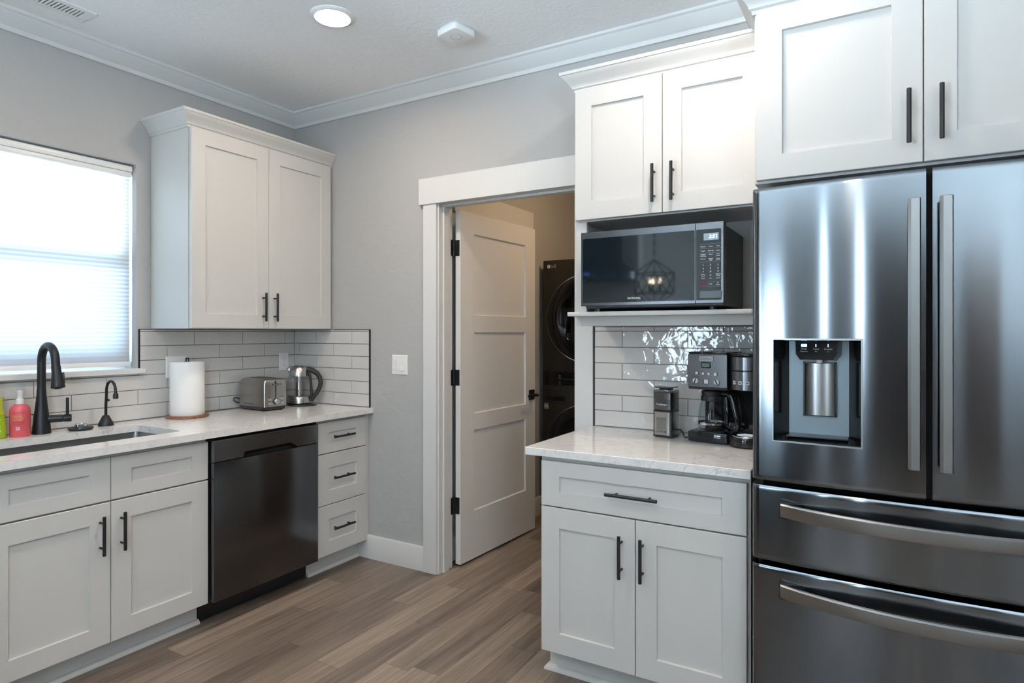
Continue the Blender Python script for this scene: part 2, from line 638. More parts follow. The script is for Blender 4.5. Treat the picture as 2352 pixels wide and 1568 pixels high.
# doorway casing, jambs and stops
b = MB()
b.box(1.060, 1.150, -.018, 0, 0, 2.036, .0015)
b.box(1.982, 2.076, -.018, 0, 0, 2.036, .0015)
b.box(1.034, 2.106, -.026, 0, 2.036, 2.180, .0015)
struct('trim_2', b, M_trim)
b = MB()
b.box(1.145, 1.158, -.003, .122, 0, 2.04, .001).box(1.986, 1.999, -.003, .122, 0, 2.04, .001).box(1.145, 1.999, -.003, .122, 2.036, 2.052, .001)
b.box(1.158, 1.170, .030, .076, 0, 2.028, .001).box(1.974, 1.986, .030, .076, 0, 2.028, .001).box(1.158, 1.986, .030, .076, 2.024, 2.036, .001)
struct('trim_3', b, M_trim)
# header and casing of another door on the laundry's left wall
b = MB()
b.box(1.09, 1.108, .22, 1.175, 2.04, 2.180, .0015).box(1.09, 1.106, 1.06, 1.15, 0, 2.04, .0015)
struct('trim_4', b, M_trim)

# laundry door, hung on the left jamb and swung into the laundry
d1 = thing('door_1', 'white three-panel shaker door standing open into the laundry', 'door', (1.2005, .141, 0), math.atan2(.808, .04), local=True, kind='structure')
DM = Matrix(((1, 0, 0, 0), (0, 0, -1, 0), (0, 1, 0, 0), (0, 0, 0, 1)))  # (a along door, b up, c out of the room-facing side)
b = MB(DM)
for bz0, bz1 in ((.016, .292), (.762, .858), (1.330, 1.430), (1.901, 2.022)): b.box(.1285, .6935, bz0, bz1, -.035, 0)
b.box(0.0, .1285, .016, 2.022, -.035, 0).box(.6935, .811, .016, 2.022, -.035, 0)
for bz0, bz1 in ((.292, .762), (.858, 1.330), (1.430, 1.901)):
    b.loops([(.1285, .6935, bz0, bz1, 0), (.1325, .6895, bz0 + .004, bz1 - .004, -.010)], cap0=False)
    b.loops([(.1285, .6935, bz0, bz1, -.035), (.1325, .6895, bz0 + .004, bz1 - .004, -.025)], cap0=False)
slab = obj('slab', b, M_doorp, d1)
for z0, z1 in ((1.762, 1.853), (1.029, 1.118), (.300, .394)):
    b = MB(DM)
    b.box(-.0025, 0, z0, z1, -.034, -.006, .0004)
    b.cyl((-.009, z0 - .002, -.041), (-.009, z1 + .002, -.041), .0062, seg=12)
    b.box(-.036, -.008, z0, z1, -.0435, -.0405)
    for q in (.2, .5, .8): b.cyl((-.0028, z0 + (z1 - z0) * q, -.015), (-.0034, z0 + (z1 - z0) * q, -.015), .003, seg=8)
    obj('hinge', b, M_black, d1)
b = MB(DM)
b.box(.730, .795, .882, .948, 0, .008, .002)
hn = obj('handle_rose', b, M_black, d1)
b = MB(DM)
b.cyl((.762, .915, .006), (.762, .915, .050), .010, seg=16)
b.box(.650, .774, .907, .923, .042, .054, .003, 2)
obj('lever', b, M_black, hn)

# ---- window over the sink
w1 = thing('window_1', 'white framed window behind the shade over the sink', 'window', (-.1, -1.445, 1.13), kind='structure')
b = MB(FL)
b.loops([(WY0, WY1, WZ0, WZ1, -.150), (WY0, WY1, WZ0, WZ1, -.100), (WY0 + .045, WY1 - .045, WZ0 + .045, WZ1 - .045, -.100), (WY0 + .045, WY1 - .045, WZ0 + .045, WZ1 - .045, -.150), (WY0, WY1, WZ0, WZ1, -.150)], cap0=False, cap1=False)
b.box(WY0 + .045, WY1 - .045, 1.62, 1.675, -.140, -.098, .002)
obj('window_frame', b, M_white, w1)
obj('pane', MB(FL).box(WY0 + .045, WY1 - .045, 1.675, WZ1 - .045, -.128, -.124), M_glass, w1)
obj('pane', MB(FL).box(WY0 + .045, WY1 - .045, WZ0 + .045, 1.62, -.118, -.114), M_glass, w1)
obj('insect_screen', MB(FL).box(WY0 + .045, WY1 - .045, WZ0 + .045, 1.62, -.146, -.1455), M_screen, w1)
obj('window_sill', MB(FL).box(WY0 - .03, WY1 + .030, WZ0 - .008, WZ0 + .018, -.098, .034, .002), M_trim, w1)

# ---- shade
sh = thing('window_shade', 'white pleated shade drawn down over the window above the sink', 'window shade', (-.05, -1.445, 1.15))
b = MB(FL)
zt, zb = 2.118, 1.180
npl = 46
vs_, fs = [], []
for i in range(2 * npl + 1):
    z = zt + (zb - zt) * i / (2 * npl)
    x = -.050 + (.0024 if i % 2 else 0.)
    vs_ += [(WY0 + .008, z, x), (WY1 - .008, z, x)]
    if i: fs.append((2 * i - 2, 2 * i - 1, 2 * i + 1, 2 * i))
b.put(vs_, fs)
obj('shade_fabric_sheet', b, M_shade, sh, smooth=5)
b = MB(FL)
b.box(WY0 + .004, WY1 - .006, 2.142, 2.172, -.070, -.022, .004, 2).box(WY0 + .004, WY1 - .006, 2.118, 2.142, -.066, -.030, .003, 2)
obj('headrail', b, M_white, sh)
obj('bottom_rail', MB(FL).box(WY0 + .006, WY1 - .006, 1.160, 1.182, -.060, -.036, .003, 2), M_white, sh)

# ---- windows behind the camera, made up for daylight fill and reflected streaks
for nm, box_, ax in (('window_2', FARWIN[0], 'y'), ('window_4', FARWIN[1], 'y'), ('window_5', FARWIN[2], 'y'), ('window_3', (-6.0, -4.8, .9, 2.35), 'x')):
    M_ = Matrix(((1, 0, 0, 0), (0, 0, 1, -6.2), (0, 1, 0, 0), (0, 0, 0, 1))) if ax == 'y' else Matrix(((0, 0, -1, 5.4), (1, 0, 0, 0), (0, 1, 0, 0), (0, 0, 0, 1)))
    r_ = thing(nm, 'added white framed window on the far side of the room' if ax == 'y' else 'added white framed window on the right wall', 'window', (M_ @ Vector(((box_[0] + box_[1]) / 2, box_[2], -.06))), kind='structure')
    a0, a1, b0, b1 = box_
    b = MB(M_)
    w_ = .03 if a1 - a0 < .4 else .06
    for q in ((a0, a0 + w_, b0, b1), (a1 - w_, a1, b0, b1), (a0, a1, b0, b0 + .06), (a0, a1, b1 - .06, b1)): b.box(*q, -.10, -.03)
    if a1 - a0 > 1: b.box((a0 + a1) / 2 - .04, (a0 + a1) / 2 + .04, b0, b1, -.10, -.03)
    obj('window_frame', b, M_white, r_)
    obj('pane', MB(M_).box(a0 + .06, a1 - .06, b0 + .06, b1 - .06, -.07, -.066), M_glass, r_)

# ================================================================ CABINETS
CT0, CT1 = .857, .8875   # worktop


def handle_part(parent, a, b_, c, L, vert, F):
    return obj('handle', MB(F).pull(a, b_, c, L, vert), M_black, parent)


# sink base
sb = thing('sink_base_cabinet', 'white two-door base cabinet under the sink', 'cabinet', (.32, -1.445, 0))
b = MB(FL)
b.box(-1.862, -1.844, .112, CT0, .005, .622).box(-1.046, -1.030, .112, CT0, .005, .622).box(-1.844, -1.046, .112, .130, .005, .622).box(-1.844, -1.046, .130, CT0, .005, .015)
b.box(-1.844, -1.046, .652, CT0, .604, .622).box(-1.470, -1.420, .130, .652, .604, .622)
obj('cabinet_body', b, M_cab, sb)
b = MB(FL)
b.box(-1.862, -1.030, 0, .112, .03, .556)
b.M = ID
b.molding([(.556, -1.862), (.556, -1.026)], [(0, 0), (.019, 0), (.018, .008), (.013, .015), (.006, .019), (0, .020)])
obj('toe_kick', b, M_cab, sb)
for a0, a1 in ((-1.860, -1.4475), (-1.4445, -1.032)):
    obj('drawer_front', MB(FL).shaker(a0, a1, .6705, .838, .645, .077, .055), M_cab, sb)
    dr = obj('door', MB(FL).shaker(a0, a1, .111, .664, .645), M_cab, sb)
    handle_part(dr, -1.487 if a0 < -1.5 else -1.409, .543, .645, .152, True, FL)

# drawer base
db = thing('drawer_base_cabinet', 'white three-drawer base cabinet between dishwasher and corner', 'cabinet', (.32, -.2, 0))
b = MB(FL)
b.box(-.396, -.002, .112, CT0, .005, .622)
b.box(-.026, -.002, .112, CT0, .622, .636)
obj('cabinet_body', b, M_cab, db)
b = MB(FL)
b.box(-.396, -.002, 0, .112, .03, .556)
b.M = ID
b.molding([(.556, -.396), (.556, -.015)], [(0, 0), (.019, 0), (.018, .008), (.013, .015), (.006, .019), (0, .020)])
obj('toe_kick', b, M_cab, db)
for z0, z1, hz in ((.6705, .838, .757), (.388, .665, .532), (.112, .384, .254)):
    dr = obj('drawer', MB(FL).shaker(-.392, -.029, z0, z1, .645, .078, .055 if z1 - z0 < .2 else .076), M_cab, db)
    handle_part(dr, -.226, hz, .645, .155, False, FL)

# dishwasher
dw = thing('dishwasher', 'dark stainless dishwasher under the worktop beside the sink base', 'dishwasher', (.34, -.71, 0))
obj('tub', MB(FL).box(-1.022, -.402, .11, .848, .03, .640), M_dark, dw)
obj('kick_plate', MB(FL).box(-1.024, -.400, .004, .11, .05, .556), M_blackp, dw)
b = MB(FL)
b.box(-1.025, -.421, .115, .742, .640, .676, .003, 2)
dd = obj('door', b, mat('dark_stainless_door', (.125, .128, .136), .2, 1), dw)
b = MB(FL)
# top band with a finger pocket in its lower edge
b.prism([(-1.025, .745), (-.874, .745), (-.866, .770), (-.600, .773), (-.556, .745), (-.421, .745), (-.421, .842), (-1.025, .842)], .640, .676, .0012, 1)
b.put([(-.866, .770, .6755), (-.600, .773, .6755), (-.560, .746, .6755), (-.870, .752, .655), (-.600, .757, .655)], [(0, 3, 4, 1), (1, 4, 2)])
obj('control_band', b, M_steel_b, dw)
obj('pocket', MB(FL).box(-.876, -.552, .742, .775, .641, .6535), M_dark, dw)

# worktop with sink cut-out
def plate_with_hole(outer, inner, z0, z1):
    bm = bmesh.new()
    def ring(pts): 
        vv = [bm.verts.new((p[0], p[1], z1)) for p in pts]
        return [bm.edges.new((vv[i], vv[(i + 1) % len(vv)])) for i in range(len(vv))]
    es = ring(outer) + ring(inner)
    bmesh.ops.triangle_fill(bm, edges=es, use_beauty=True)
    r = bmesh.ops.extrude_face_region(bm, geom=bm.faces[:])
    for g in r['geom']:
        if isinstance(g, bmesh.types.BMVert): g.co.z = z0
    bmesh.ops.recalc_face_normals(bm, faces=bm.faces[:])
    return bm


SX0, SX1, SY0, SY1 = .185, .548, -1.800, -1.095
b = MB()
b.putbm(plate_with_hole(rrect(.001, .679, -1.90, -.001, .003, 1), rrect(SX0, SX1, SY0, SY1, .022, 6)[::-1], CT0, CT1))
tag(obj('worktop', b, M_quartz), 'long white quartz worktop with the sink cut into it', 'worktop')

# sink basin
sk = thing('undermount_sink', 'dark steel undermount sink sunk in the long worktop', 'sink', (.366, -1.447, .64))
b = MB()
o_ = rrect(SX0 - .004, SX1 + .004, SY0 - .004, SY1 + .004, .024, 6)
i2 = rrect(SX0 + .012, SX1 - .012, SY0 + .012, SY1 - .012, .03, 6)
n_ = len(o_)
vs_ = [(*p, CT0 - .0005) for p in rrect(SX0 - .03, SX1 + .03, SY0 - .03, SY1 + .03, .03, 6)] + [(*p, CT0 - .0005) for p in o_] + [(*p, .66) for p in i2] + [(*p, .645) for p in rrect(SX0 + .03, SX1 - .03, SY0 + .03, SY1 - .03, .03, 6)]
fs = []
for L_ in range(3):
    for k in range(n_):
        k2 = (k + 1) % n_
        fs.append((L_ * n_ + k, L_ * n_ + k2, L_ * n_ + n_ + k2, L_ * n_ + n_ + k))
fs.append(tuple(3 * n_ + k for k in range(n_)))
b.put(vs_, fs)
obj('basin', b, M_steel_s, sk, smooth=50)
obj('drain', MB().lathe([(0, .002), (.03, .002), (.042, .006), (.045, .001)], (.366, -1.45, .645)), M_chrome, sk)
obj('lettering', MB().text('AMORHOME', (SX0 + .0033, -1.41, .835), (0, 1, 0), (0, 0, 1), .009, off=.0018), M_print_g, sk)
obj('accessory_ledge', MB().box(SX0 + .004, SX0 + .03, -1.79, -1.66, .825, .837, .002), M_blackp, sk)

# wall cabinet left of the corner
wc = thing('upper_cabinet', 'white two-door wall cabinet beside the sink window', 'wall cabinet', (.17, -.47, 1.345))
b = MB(FL)
b.box(-.924, -.018, 1.349, 2.352, .002, .322, .001)
b.box(-.022, -.002, 1.349, 2.352, .002, .320)
obj('cabinet_body', b, M_cab, wc)
CC = [(0, 2.338), (.006, 2.338), (.008, 2.348), (.014, 2.352), (.015, 2.358), (.022, 2.368), (.036, 2.385), (.047, 2.396), (.050, 2.402), (.054, 2.404), (.056, 2.416), (0, 2.416)]
b = MB()
b.molding([(.002, -.924), (.322, -.924), (.322, -.002)], CC)
b.box(.002, .322, -.924, -.002, 2.352, 2.41)
obj('crown_molding', b, M_cab, wc)
for a0, a1, h in ((-.922, -.4725, -.514), (-.4695, -.022, -.440)):
    dr = obj('door', MB(FL).shaker(a0, a1, 1.351, 2.338, .348, s=.074), M_cab, wc)
    handle_part(dr, h, 1.467, .348, .155, True, FL)

# base cabinet by the fridge
rb = thing('coffee_base_cabinet', 'white base cabinet with one wide drawer beside the refrigerator', 'cabinet', (2.505, -.31, 0))
b = MB(FB)
b.box(2.121, 2.890, .112, CT0, .003, .615)
obj('cabinet_body', b, M_cab, rb)
b = MB(FB)
b.box(2.123, 2.888, 0, .112, .03, .548)
b.M = ID
b.molding([(2.123, -.03), (2.123, -.548), (2.890, -.548)], [(0, 0), (.019, 0), (.018, .008), (.013, .015), (.006, .019), (0, .020)])
obj('toe_kick', b, M_cab, rb)
dr = obj('drawer', MB(FB).shaker(2.130, 2.881, .670, .840, .638, .077, .055), M_cab, rb)
handle_part(dr, 2.498, .750, .638, .192, False, FB)
for a0, a1, h in ((2.130, 2.504, 2.456), (2.507, 2.881, 2.534)):
    dr = obj('door', MB(FB).shaker(a0, a1, .114, .665, .638), M_cab, rb)
    handle_part(dr, h, .533, .638, .152, True, FB)

b = MB()
b.box(2.066, 2.896, -.652, -.001, CT0, CT1, .002)
tag(obj('worktop', b, M_quartz), 'short white quartz worktop under the coffee machine', 'worktop')

# hutch: top cabinet + microwave niche
hu = thing('microwave_upper_cabinet', 'white two-door wall cabinet with open microwave niche beside the refrigerator', 'wall cabinet', (2.51, -.16, 1.358))
b = MB(FB)
b.box(2.132, 2.893, 1.796, 2.372, .003, .323, .001)
b.box(2.132, 2.152, 1.358, 1.796, .003, .305)
b.box(2.873, 2.893, 1.358, 1.796, .003, .305)
b.box(2.152, 2.873, 1.358, 1.796, .003, .012)
b.box(2.132, 2.180, 1.396, 1.796, .305, .323)
b.box(2.846, 2.893, 1.396, 1.796, .305, .323)
b.box(2.132, 2.893, 1.358, 1.396, .012, .323, .0008)
obj('cabinet_body', b, M_cab, hu)
obj('shelf', MB(FB).prism(rrect(2.130, 2.862, .015, .412, .008, 3), 1.396, 1.414, .003, 2, axis='y'), M_cab, hu)
CC2 = [(d, z + .012) for d, z in CC]
b = MB()
b.molding([(2.132, -.003), (2.132, -.323), (2.899, -.323)], CC2)
obj('crown_molding', b, M_cab, hu)
for a0, a1, h in ((2.136, 2.5105, 2.481), (2.5135, 2.888, 2.556)):
    dr = obj('door', MB(FB).shaker(a0, a1, 1.802, 2.350, .345, s=.074), M_cab, hu)
    handle_part(dr, h, 1.916, .345, .150, True, FB)

# cabinet over the fridge
fc = thing('fridge_top_cabinet', 'white two-door cabinet above the refrigerator', 'wall cabinet', (3.365, -.3, 1.805))
b = MB(FB)
b.box(2.900, 3.830, 1.811, 2.378, .003, .605, .001)
obj('cabinet_body', b, M_cab, fc)
CC3 = [(d * 1.15, (z - 2.338) * 1.25 + 2.362) for d, z in CC]
b = MB()
b.molding([(2.900, -.003), (2.900, -.605), (3.830, -.605), (3.830, -.003)], CC3)
obj('crown_molding', b, M_cab, fc)
for a0, a1, h in ((2.908, 3.3595, 3.325), (3.3625, 3.822, 3.403)):
    dr = obj('door', MB(FB).shaker(a0, a1, 1.819, 2.366, .626, s=.077), M_cab, fc)
    handle_part(dr, h, 1.948, .626, .155, True, FB)


# ================================================================ BACKSPLASH
def tiles(mb, a0, a1, z0, z1, cbase, joint0, rowz, L=.303, rh=.0742, gap=.0018, par=0):
    k = 0
    z = rowz
    while z < z1 - .003:
        lo, hi = max(z, z0), min(z + rh - gap, z1)
        ph = joint0 + (L / 2 if (k + par) % 2 else 0)
        n0 = math.floor((a0 - ph) / L)
        for i in range(n0, n0 + 30):
            p, q = ph + i * L, ph + (i + 1) * L - gap
            p, q = max(p, a0), min(q, a1)
            if q - p < .006 or hi - lo < .003: continue
            e = .0012
            t = cbase + .0075
            rt = [random.uniform(-.0007, .0007) for _ in range(4)]
            vs_ = [(p, lo, cbase), (q, lo, cbase), (q, hi, cbase), (p, hi, cbase),
                   (p + e, lo + e, t + rt[0]), (q - e, lo + e, t + rt[1]), (q - e, hi - e, t + rt[2]), (p + e, hi - e, t + rt[3])]
            mb.put(vs_, [(0, 1, 5, 4), (1, 2, 6, 5), (2, 3, 7, 6), (3, 0, 4, 7), (4, 5, 6, 7)])
        z += rh
        k += 1


bs = thing('tile_backsplash', 'white subway tile backsplash wrapping the corner behind the toaster', 'backsplash', (.004, -.5, CT1))
b = MB(FL)
tiles(b, -1.90, -.009, CT1 + .002, 1.1125, .002, -.387, .891, par=1)
tiles(b, -1.90, -.985, 1.1136, 1.1215, .002, -.387, .891 + 3 * .0742, par=0)
tiles(b, -.984, -.009, 1.1136, 1.3445, .002, -.387, .891 + 3 * .0742, par=0)
b.M = FB
tiles(b, .0105, .650, CT1 + .002, 1.3445, .002, .057, .891, par=0)
obj('glazed_tiles', b, M_tile, bs, smooth=10)
b = MB(FL)
b.box(-1.90, -.001, CT1 + .001, 1.119, .0005, .0060).box(-.985, -.001, 1.119, 1.346, .0005, .0060)
b.M = FB
b.box(.006, .651, CT1 + .001, 1.346, .0005, .0060)
obj('grout_bed', b, M_grout, bs)
b = MB(FL)
b.prism([(-.988, 1.149), (-.984, 1.149), (-.984, 1.3445), (-.926, 1.3445), (-.926, 1.3475), (-.988, 1.3475)], .0005, .0105)
obj('edge_strip', b, M_black, bs)
b = MB(FB)
b.prism([(.650, CT1 + .001), (.6545, CT1 + .001), (.6545, 1.3475), (.36, 1.3475), (.36, 1.3445), (.650, 1.3445)], .0005, .0105)
obj('edge_strip', b, M_black, bs)

bs = thing('tile_backsplash', 'white subway tile backsplash behind the coffee machine', 'backsplash', (2.48, -.004, CT1))
b = MB(FB)
tiles(b, 2.083, 2.896, CT1 + .002, 1.3555, .002, 2.221, .891, par=0 + 1)
obj('glazed_tiles', b, M_tile, bs, smooth=10)
obj('grout_bed', MB(FB).box(2.079, 2.897, CT1 + .001, 1.3565, .0005, .0060), M_grout, bs)
obj('edge_strip', MB(FB).box(2.0785, 2.0825, CT1 + .001, 1.3565, .0005, .0105), M_black, bs)

# ================================================================ REFRIGERATOR
fr = thing('refrigerator', 'stainless four-door refrigerator with a water dispenser', 'refrigerator', (3.3675, -.37, 0))
XC, XH = 3.3675, .4525


def fdepth(x, z=None, z0=0, z1=1):
    t = (x - XC) / XH
    c = .738 + .030 * (1 - t * t)
    e = min(x - (XC - XH), XC + XH - x)
    if e < .018: c -= .012 * (1 - math.sqrt(max(0, 1 - (1 - e / .018) ** 2)))
    if z is not None:
        ez = min(z - z0, z1 - z)
        if ez < .009: c -= .003 * (1 - ez / .009) ** 2
    return c


def steel_panel(x0, x1, z0, z1, hole=None):
    xs = [x0, x0 + .003, x0 + .007, x0 + .012, x0 + .018, x0 + .025, x0 + .035]
    n = 26
    xs += [x0 + .035 + (x1 - x0 - .07) * i / n for i in range(1, n)]
    xs += [x1 - q for q in (.035, .025, .018, .012, .007, .003, 0)]
    zs = [z0, z0 + .004, z0 + .009, z0 + .016, z0 + .03] + [z0 + .03 + (z1 - z0 - .06) * i / 16 for i in range(1, 16)] + [z1 - .03, z1 - .016, z1 - .009, z1 - .004, z1]
    if hole:
        for h in hole[:2]: xs[min(range(len(xs)), key=lambda i: abs(xs[i] - h))] = h
        for h in hole[2:]: zs[min(range(len(zs)), key=lambda i: abs(zs[i] - h))] = h
    nx, nz = len(xs), len(zs)
    vs_ = [(x, z, fdepth(x, z, z0, z1)) for z in zs for x in xs]
    fs = []
    for j in range(nz - 1):
        for i in range(nx - 1):
            if hole and hole[0] - 1e-6 <= xs[i] and xs[i + 1] <= hole[1] + 1e-6 and hole[2] - 1e-6 <= zs[j] and zs[j + 1] <= hole[3] + 1e-6: continue
            fs.append((j * nx + i, j * nx + i + 1, (j + 1) * nx + i + 1, (j + 1) * nx + i))
    ring = [i for i in range(nx)] + [j * nx + nx - 1 for j in range(1, nz)] + [(nz - 1) * nx + i for i in range(nx - 2, -1, -1)] + [j * nx for j in range(nz - 2, 0, -1)]
    base = len(vs_)
    vs_ += [(vs_[k][0], vs_[k][1], .668) for k in ring]
    m_ = len(ring)
    for k in range(m_): fs.append((ring[(k + 1) % m_], ring[k], base + k, base + (k + 1) % m_))
    fs.append(tuple(base + k for k in range(m_)))
    b = MB(FB)
    b.put(vs_, fs)
    return b


b = MB(FB)
b.box(2.921, 3.814, .03, 1.755, .03, .655, .004)
b.box(2.93, 3.805, .0, .05, .08, .63)
obj('case', b, M_mw_side, fr)
b = MB(FB)
b.box(2.935, 3.80, .05, 1.75, .655, .668)
b.box(3.3555, 3.3795, .88, 1.765, .66, .715)
obj('gasket', b, M_dark, fr)
for x0 in (2.95, 3.69): obj('hinge_cover', MB(FB).box(x0, x0 + .095, 1.755, 1.772, .55, .66, .003), M_blackp, fr)
HX0, HX1, HZ0, HZ1 = 2.978, 3.209, 1.007, 1.308
dl = obj('door', steel_panel(2.915, 3.3605, .883, 1.768, (HX0, HX1, HZ0, HZ1)), M_steel, fr)
dr_ = obj('door', steel_panel(3.3745, 3.820, .883, 1.768), M_steel, fr)
for par, x0, x1 in ((dl, 3.318, 3.347), (dr_, 3.388, 3.417)):
    b = MB(FB)
    b.prism([(x0 + .007, .826), (x0, .820), (x0, .803), (x1, .803), (x1, .820), (x1 - .003, .826)], .968, 1.682, .0015, 1, axis='y')
    for z in (1.0, 1.65): b.prism([(x0 + .004, .745), (x1 - .004, .745), (x1 - .004, .81), (x0 + .004, .81)], z - .014, z + .014, axis='y')
    obj('handle', b, M_steel_h, par)
# dispenser
b = MB(FB)
f0 = [(HX0, HX1, HZ0, HZ1, .7525), (HX0 + .004, HX1 - .004, HZ0 + .004, HZ1 - .004, .745), (HX0 + .034, HX1 - .034, HZ0 + .012, HZ1 - .004, .672)]
b.loops(f0, cap0=False, cap1=False)
ds = obj('dispenser_recess', b, M_gloss, dl)
obj('back_panel', MB(FB).box(HX0 + .034, HX1 - .034, HZ0 + .012, HZ1 - .004, .670, .6735), M_disp, dl)
b = MB(FB)
for q in ((HX0 - .004, HX1 + .004, HZ1 - .001, HZ1 + .004), (HX0 - .004, HX1 + .004, HZ0 - .004, HZ0 + .001), (HX0 - .004, HX0 + .001, HZ0, HZ1), (HX1 - .001, HX1 + .004, HZ0, HZ1)):
    cc = fdepth((q[0] + q[1]) / 2)
    bm_ = None
    n_ = 6
    for i in range(n_):
        xa, xb = q[0] + (q[1] - q[0]) * i / n_, q[0] + (q[1] - q[0]) * (i + 1) / n_
        ca, cb = fdepth(xa), fdepth(xb)
        b.put([(xa, q[2], ca - .012), (xb, q[2], cb - .012), (xb, q[2], cb + .0022), (xa, q[2], ca + .0022), (xa, q[3], ca - .012), (xb, q[3], cb - .012), (xb, q[3], cb + .0022), (xa, q[3], ca + .0022)],
              [(0, 1, 2, 3), (7, 6, 5, 4), (0, 4, 5, 1), (3, 2, 6, 7), (0, 3, 7, 4), (1, 5, 6, 2)])
obj('dispenser_rim', b, M_steel_h, dl)
b = MB(FB)
b.box(HX0 + .034, HX1 - .034, HZ0 + .012, HZ0 + .016, .674, .740, .001)
obj('drip_tray', b, M_blackp, dl)
b = MB(FB)
bm_ = [(3.0365, 3.1476, 1.270, 1.3035), (3.047, 3.137, 1.249, 1.270)]
b.put([(3.0365, 1.3035, .735), (3.1476, 1.3035, .735), (3.146, 1.266, .735), (3.136, 1.249, .728), (3.048, 1.249, .728), (3.038, 1.266, .735),
       (3.0265, 1.3035, .673), (3.1576, 1.3035, .673), (3.156, 1.262, .673), (3.142, 1.245, .673), (3.042, 1.245, .673), (3.028, 1.262, .673)],
      [(5, 4, 3, 2, 1, 0), (6, 7, 8, 9, 10, 11)] + [(i, (i + 1) % 6, 6 + (i + 1) % 6, 6 + i) for i in range(6)])
nz_ = obj('dispenser_head', b, M_gloss, dl)
b = MB()
for x, t1, t2 in ((3.060, 'Water', 'Dispense'), (3.092, 'Cubed', 'Ice'), (3.124, 'Crushed', 'Ice')):
    b.text(t1, (x, -.7355, 1.281), (1, 0, 0), (0, 0, 1), .0062)
    b.text(t2, (x, -.7355, 1.274), (1, 0, 0), (0, 0, 1), .0055)
obj('lettering', b, M_print_g, dl)
M_ico = mat('display_icon', (.6, .8, 1), .5, emit=(.55, .8, 1), es=.9)
for x0, x1 in ((3.052, 3.068), (3.0905, 3.093), (3.1225, 3.125)): obj('display_icon', MB(FB).box(x0, x1, 1.287, 1.296, .7352, .7356), M_ico, dl)
b = MB(FB)
n_ = 10
pr = [(3.057 + .0825 * i / n_, .680 + .012 * (1 - (2 * i / n_ - 1) ** 2)) for i in range(n_ + 1)]
vs_ = [(x, z, c) for z in (1.082, 1.237) for x, c in pr]
b.put(vs_ + [(3.057, 1.082, .673), (3.1395, 1.082, .673), (3.1395, 1.237, .673), (3.057, 1.237, .673)],
      [(i, i + 1, n_ + 2 + i, n_ + 1 + i) for i in range(n_)] + [tuple(range(n_ + 1))[::-1] + (22, 23), tuple(range(n_ + 1, 2 * n_ + 2)) + (24, 25)][0:0])
obj('dispenser_paddle', b, M_steel_h, dl)
b = MB(FB)
for q in ((3.053, 3.057, 1.078, 1.241), (3.1395, 3.1435, 1.078, 1.241), (3.053, 3.1435, 1.237, 1.241), (3.053, 3.1435, 1.078, 1.082)): b.box(*q, .673, .684)
obj('paddle_surround', b, M_blackp, dl)
b = MB(FB)
b.cyl((3.098, 1.240, .700), (3.098, 1.250, .700), .009, seg=14)
obj('spout', b, M_white, dl)
for z0, z1, hz in ((.641, .866, .800), (.060, .624, .560)):
    dr = obj('drawer', steel_panel(2.915, 3.820, z0, z1), M_steel, fr)
    b = MB(FB)
    n_ = 28
    xs = [2.998 + (3.737 - 2.998) * i / n_ for i in range(n_ + 1)]
    def hc(x):
        t = (x - XC) / .3695
        return fdepth(x) + .006 + .052 * (1 - t * t) ** .8
    out = [(x, hc(x) + .006) for x in xs]
    inn = [(x, max(hc(x) - .007, fdepth(x) - .001)) for x in xs][::-1]
    vs_, fs = [], []
    for k in range(n_ + 1):
        x, co = out[k]
        ci = inn[n_ - k][1]
        vs_ += [(x, hz - .019, ci), (x, hz - .019, co - .003), (x, hz - .012, co), (x, hz + .016, co), (x, hz + .020, co - .004), (x, hz + .020, ci)]
        if k: fs += [(6 * k - 6 + j, 6 * k - 6 + (j + 1) % 6, 6 * k + (j + 1) % 6, 6 * k + j) for j in range(6)]
    fs += [(0, 1, 2, 3, 4, 5), tuple(6 * n_ + j for j in (5, 4, 3, 2, 1, 0))]
    b.put(vs_, fs)
    obj('handle', b, M_steel_h, dr)
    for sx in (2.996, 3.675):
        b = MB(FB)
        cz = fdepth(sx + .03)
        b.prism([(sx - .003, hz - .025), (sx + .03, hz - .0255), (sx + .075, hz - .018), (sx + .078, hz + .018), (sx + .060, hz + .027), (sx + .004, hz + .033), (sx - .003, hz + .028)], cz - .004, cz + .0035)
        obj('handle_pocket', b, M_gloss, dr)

# ================================================================ MICROWAVE
mw = thing('microwave', 'dark stainless microwave on the niche shelf above the coffee machine', 'microwave', (2.48, -.2, 1.414))
FY = .432
b = MB(FB)
b.box(2.206, 2.758, 1.427, 1.730, .030, FY - .040, .004)
obj('case', b, M_mw_side, mw)
for x in (2.25, 2.71):
    for c in (.08, .36): obj('foot', MB(FB).cyl((x, 1.4135, c), (x, 1.4275, c), .014, seg=14), M_blackp, mw)
mx0, mx1, mz0, mz1, mxs = 2.203, 2.766, 1.436, 1.733, 2.664
b = MB(FB)
b.loops([(mx0, mxs - .0012, mz0, mz1, FY - .040), (mx0, mxs - .0012, mz0, mz1, FY - .002), (mx0 + .002, mxs - .0012, mz0 + .002, mz1 - .002, FY)])
md = obj('door', b, M_steel_m, mw)
b = MB(FB)
b.prism(rrect(mx0 + .0085, mxs - .003, mz0 + .012, mz1 - .026, .004, 3), FY - .002, FY + .0012, .0005, 1)
obj('door_glass', b, M_mwglass, md)
b = MB()
b.text('SAMSUNG', (2.428, -FY - .0013, 1.4625), (1, 0, 0), (0, 0, 1), .0115)
obj('lettering', b, M_print_w, md)
b = MB(FB)
b.loops([(mxs + .0012, mx1, mz0, mz1, FY - .040), (mxs + .0012, mx1, mz0, mz1, FY - .002), (mxs + .0012, mx1 - .002, mz0 + .002, mz1 - .002, FY)])
mp = obj('control_panel', b, M_steel_m, mw)
b = MB(FB)
